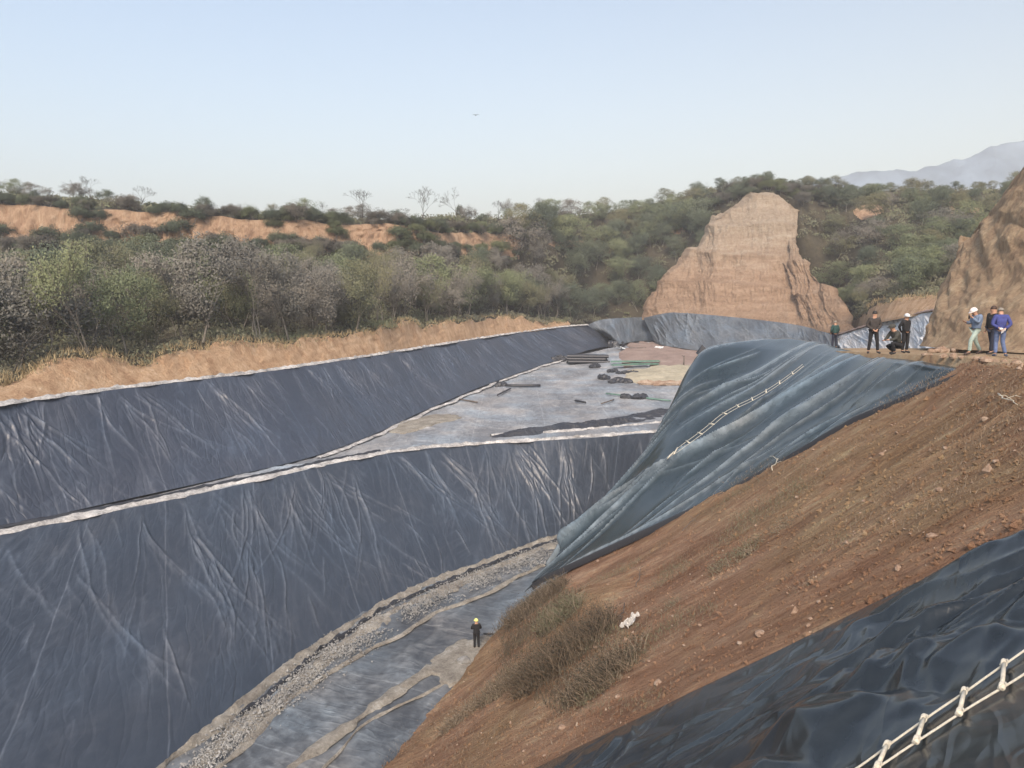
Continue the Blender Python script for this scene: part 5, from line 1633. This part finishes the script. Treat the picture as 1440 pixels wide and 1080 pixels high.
# stack of black pipes
pc = B_(826, 511); r_ = random.Random(2)
k = 0
for row_i, n_ in ((0, 6), (1, 5), (2, 4)):
    for j in range(n_):
        mb = MB(); L = r_.uniform(5.6, 6.6)
        mb.tube([(-L / 2, 0, 0), (L / 2, 0, 0)], .24, 10, cap=False)
        mb.tube([(L / 2, 0, 0), (-L / 2, 0, 0)], .20, 10, cap=False)
        o = mb.build("pipe", M['pipe'])
        o.location = (pc[0] + r_.uniform(-.3, .3), pc[1] + (j - n_ / 2) * .5 + 1, pc[2] + .28 + row_i * .42)
        o.rotation_euler = (0, 0, R(-6) + r_.uniform(-.02, .02))
        tag(o, "black plastic pipe in the stack on the far part of the ledge", "pipe", "black pipes stacked on the ledge"); k += 1
# green boards
for px, py, L, W_, a, lab in ((893, 512, 7.5, 1.1, -.05, "long green board lying on the mauve soil, rear one of the heap"), (886, 517, 5.5, 1.0, .06, "green board in front of the long one on the mauve soil"), (905, 516, 4.2, .8, -.2, "short green board at the right of the green heap")):
    c_ = B_(px, py); mb = MB(); mb.box((0, 0, 0), (L, W_, .07)); 
    for q in np.linspace(-W_ / 2 + .1, W_ / 2 - .1, 4): mb.box((0, q, .055), (L * .98, .05, .04))
    o = mb.build("board", M['greenp'], smooth=False); o.location = (c_[0], c_[1], c_[2] + .45); o.rotation_euler = (R(4), R(-1), a); tag(o, lab, "board")
# poles and planks
def pole(x0, y0, x1, y1, r, label, mat='wood', cat="pole"):
    a, b = B_(x0, y0), B_(x1, y1); mb = MB()
    c_ = (a + b) / 2
    n_ = 5; pts = [a + (b - a) * t - c_ + np.array([0, 0, .12 + r]) for t in np.linspace(0, 1, n_)]
    mb.tube(pts, [r * (1 + .08 * (i % 2)) for i in range(n_)], 7)
    o = mb.build("pole", M[mat]); o.location = tuple(c_); tag(o, label, cat)
pole(711, 545, 760, 545, .16, "long dark pole lying level on the pale ledge liner", 'pipe')
pole(700, 558, 717, 549, .10, "short dark pole lying slantwise left of the long level one", 'pipe')
pole(645, 564, 672, 568, .08, "thin pole lying near the foot of the upper slope", 'wood')
pole(810, 566, 824, 569, .12, "short dark stick alone in the middle of the ledge", 'pipe')
pole(846, 570, 862, 564, .07, "thin pale stick slanting on the ledge in front of the debris", 'wood')
pole(852, 556, 944, 566, .09, "long green black hose lying across the ledge towards the blue sheet", 'greenp', "hose")
pole(913, 516, 930, 517, .14, "dark pole pointing right out of the green boards", 'wood')
pole(884, 491, 908, 491, .10, "thin dark pole at the far end of the mauve soil", 'wood')
a = B_(961, 516); mb = MB(); mb.tube([(0, 0, 0), (.05, 0, 1.7)], [.12, .09], 7); mb.tube([(.05, 0, 1.4), (-.25, .1, 1.75)], [.05, .03], 5); o = mb.build("post", M['wood']); o.location = tuple(a); tag(o, "short upright wooden post standing on the far sandy ground", "post")
for (x0, y0, lab) in ((869, 491, "white plastic scrap at the foot of the far slope, left of the mauve soil"), (875, 493, "second white plastic scrap, just right of the first by the far slope"), (929, 492, "white plastic scrap at the right end of the mauve soil")):
    a = B_(x0, y0); mb = MB()
    g_ = np.random.default_rng(int(x0)); n_ = 9
    xx, yy = np.meshgrid(np.linspace(-1, 1, n_), np.linspace(-.4, .4, n_))
    zz = .25 + .35 * fbm(xx * 1.5 + x0, yy * 2, 7, 3)
    o = grid_obj("plastic_scrap", np.stack([xx, yy, zz], 2), M['paper']); o.location = tuple(a + np.array([0, 0, .2])); o.rotation_euler = (.5, 0, x0); tag(o, lab, "scrap")
# dark heaps of wet liner scraps
def heap(px, py, w_, h_, seed, label, mat='liner_dark', name="debris_heap"):
    c_ = B_(px, py); r = random.Random(seed); mb = MB()
    for k in range(9):
        mb.ell((r.uniform(-w_, w_) * .8, r.uniform(-.5, .5), h_ * .3), (w_ * r.uniform(.25, .5), r.uniform(.3, .6), h_ * r.uniform(.5, 1.0)), 5, 8, noise=.25, rng=r)
    o = mb.build(name, M[mat], smooth=False); o.location = tuple(c_); tag(o, label, "debris")
heap(708 + 78, 508, 1.4, .8, 11, "dark crumpled scrap left of the pipe stack at the slope foot")
heap(838, 516, 1.1, .5, 12, "dark scrap just in front of the pipe stack")
heap(860, 523, .8, .4, 13, "small dark block left of the two low slabs on the pale liner")
heap(875, 525, 1.0, .3, 14, "low dark slab, left one of two in front of the green boards")
heap(889, 525, .8, .3, 15, "low dark slab, right one of two in front of the green boards")
heap(850, 533, .9, .6, 16, "jagged dark debris standing alone left of the sandy ground")
heap(868, 538, 1.8, .55, 17, "dark wet heap at the near left corner of the sandy ground")
heap(893, 560, 1.6, .4, 18, "scattered dark debris on the pale liner in front of the sand")
heap(707, 543, 1.0, .5, 19, "dark scrap on the slope foot left of the long level pole")
heap(865, 486, 1.6, .9, 20, "dark rubble heap at the far end slope beside the white scraps")
heap(935, 541, 3.0, .5, 22, "brown wet rubble line along the near edge of the sandy ground", 'rock')

# dark crumpled sheet lying across the front of the bench
cl_ = [PZ(x, y, ZB + .05) for x, y in ((692, 615), (730, 611), (770, 606), (815, 603), (860, 597), (905, 590), (950, 584), (1010, 578))]
q = resamp(cl_, .12); n_ = len(q)
t = np.gradient(q, axis=0); t /= np.linalg.norm(t, axis=1, keepdims=True); s_ = np.stack([-t[:, 1], t[:, 0], t[:, 2] * 0], 1)
a_ = np.arange(n_) * .12
tap = np.interp(a_, [0, 3, a_[-1]], [.1, .6, 1.0])
rows = []
for j, x in enumerate(np.linspace(-1, 1, 40)):
    hgt = .75 * tap * (1 - abs(x) ** 2.5) * (.7 + .8 * fbm(a_ * .22, a_ * 0 + x * .8, 601, 4)) + .25 * tap * ridge(a_ * .5 + x * 1.5, x + a_ * 0, 603, 3) * (1 - x * x)
    rows.append(q + s_ * (1.9 * x * tap * (1 + .25 * pn(a_ * .3, a_ * 0 + 3, 605)))[:, None] + np.array([0, 0, 1.0]) * (np.maximum(hgt, -.02) + .03)[:, None])
G = np.array(rows)
o = grid_obj("crumpled_sheet", G, M['liner_dark'], arc_uv(G)); tag(o, "dark crumpled sheet heaped along the front of the ledge", "liner sheet")

# black corners of the blue sheet turned up, rag, weights -----------------
def flap(p, w_, h_, label, rz=0):
    V = [(0, 0, 0), (w_, 0, -.1), (w_ * .25, .1, h_), (w_ * .5, .45, .05), (-.1, .3, .1)]
    mb = MB(); mb.add(V, [(0, 1, 2), (1, 3, 2), (3, 4, 2), (4, 0, 2)]); o = mb.build("liner_flap", M['liner_dark'], smooth=False); o.location = tuple(p); o.rotation_euler = (0, 0, rz)
    tag(o, label, "liner flap")
flap(nearest(bluG, 990, 497) + np.array([-.4, 0, -.1]), 1.1, .7, "black corner of liner turned up at the left tip of the blue sheet crest")
flap(nearest(bluG, 1148, 490) + np.array([-.3, 0, -.05]), 1.5, .32, "black folded liner tip beside the feet of the person in teal")
M['rag'] = simple('rag', (.42, .40, .37), .9, .3, 12)
p = nearest(brG, 886, 880)
xx, yy = np.meshgrid(np.linspace(-.32, .32, 26), np.linspace(-.22, .22, 20))
zz = .06 + .16 * fbm(xx * 4, yy * 4, 71, 3) + .12 * ridge(xx * 4, yy * 5, 73, 3)
o = grid_obj("rag", np.stack([xx * (1 + .3 * fbm(yy * 5, xx, 5, 2)), yy * (1 + .5 * fbm(xx * 5, yy, 9, 2)), zz + xx * .6], 2) * .75, M['rag']); o.location = tuple(p + np.array([0, 0, .1])); o.rotation_euler = (0, 0, .5)
tag(o, "crumpled white rag lying on the brown slope right of the bushes", "rag")
# roots and dry branches on the brown slope
for i_, (x0, y0, x1, y1, lab) in enumerate(((893, 830, 905, 800, "thin dry branch on the brown slope above the rag"), (880, 855, 868, 885, "thin crooked branch beside the white rag"), (1085, 665, 1097, 645, "pale dry stick leaning under the edge of the blue sheet"),
                                            (1405, 560, 1432, 580, "pale dry roots hanging out of the slope at the far right"), (960, 750, 985, 725, "dry branch lying high on the brown slope below the sheet edge"))):
    a, b = nearest(brG, x0, y0), nearest(brG, x1, y1); r = random.Random(i_); mb = MB()
    pts = [Vector(tuple(a + (b - a) * t)) - Vector(tuple(a)) + Vector((r.uniform(-.06, .06), r.uniform(-.06, .06), .08 + r.uniform(0, .12))) for t in np.linspace(0, 1, 7)]
    mb.tube(pts, [.02, .018, .016, .014, .012, .009, .005], 5)
    mb.tube([pts[3], pts[3] + Vector((.15, -.1, .1)), pts[3] + Vector((.22, -.25, .08))], [.01, .008, .004], 4)
    mb.tube([pts[4], pts[4] + Vector((-.15, .1, .12)), pts[4] + Vector((-.28, .16, .1))], [.009, .007, .004], 4)
    o = mb.build("dry_branch", M['rung' if 'pale' in lab else 'wood']); o.location = tuple(a); tag(o, lab, "branch")
# dark stone on the channel floor, hose by the worker
stone_at(PZ(652, 932, ZF + .1), .45, "dark round boulder on the pit bottom just below the lone person", 777, 'stone')
a, b = PZ(680, 891, ZF + .12), PZ(706, 892, ZF + .2); mb = MB(); mb.tube([a, (a + b) / 2, b + np.array([.6, .3, .1])], .05, 6); o = mb.build("pipe", M['pipe']); tag(o, "thin black pipe running from the lone person to the brown slope", "pipe")
# tears in the big liner
# bird
bp = P(669, 162, 90); mb = MB(); mb.ell((0, 0, 0), (.07, .18, .06), 5, 8); mb.add([(0, -.05, .02), (.22, .0, .12), (.42, .08, .02), (.2, .08, .1), (0, .08, .02), (-.22, .0, .12), (-.42, .08, .02), (-.2, .08, .1)], [(0, 1, 3, 4), (1, 2, 3), (0, 4, 7, 5), (5, 7, 6)])
o = mb.build("bird", M['black']); o.location = tuple(bp); tag(o, "tiny dark bird flying high in the open sky", "bird")

# ================================================================== haze
hb = MB(); hb.box((0, 50, 75), (3100, 3000, 212))
hm, hnt, hbs = newmat("haze_air"); hnt.nodes.clear()
ho = hnt.nodes.new("ShaderNodeOutputMaterial"); pv = hnt.nodes.new("ShaderNodeVolumePrincipled")
pv.inputs["Color"].default_value = (.91, .91, .93, 1); pv.inputs["Density"].default_value = HAZE
pv.inputs["Anisotropy"].default_value = .2
hnt.links.new(pv.outputs[0], ho.inputs["Volume"])
o = hb.build("haze", hm, smooth=False); tag(o, kind="stuff")
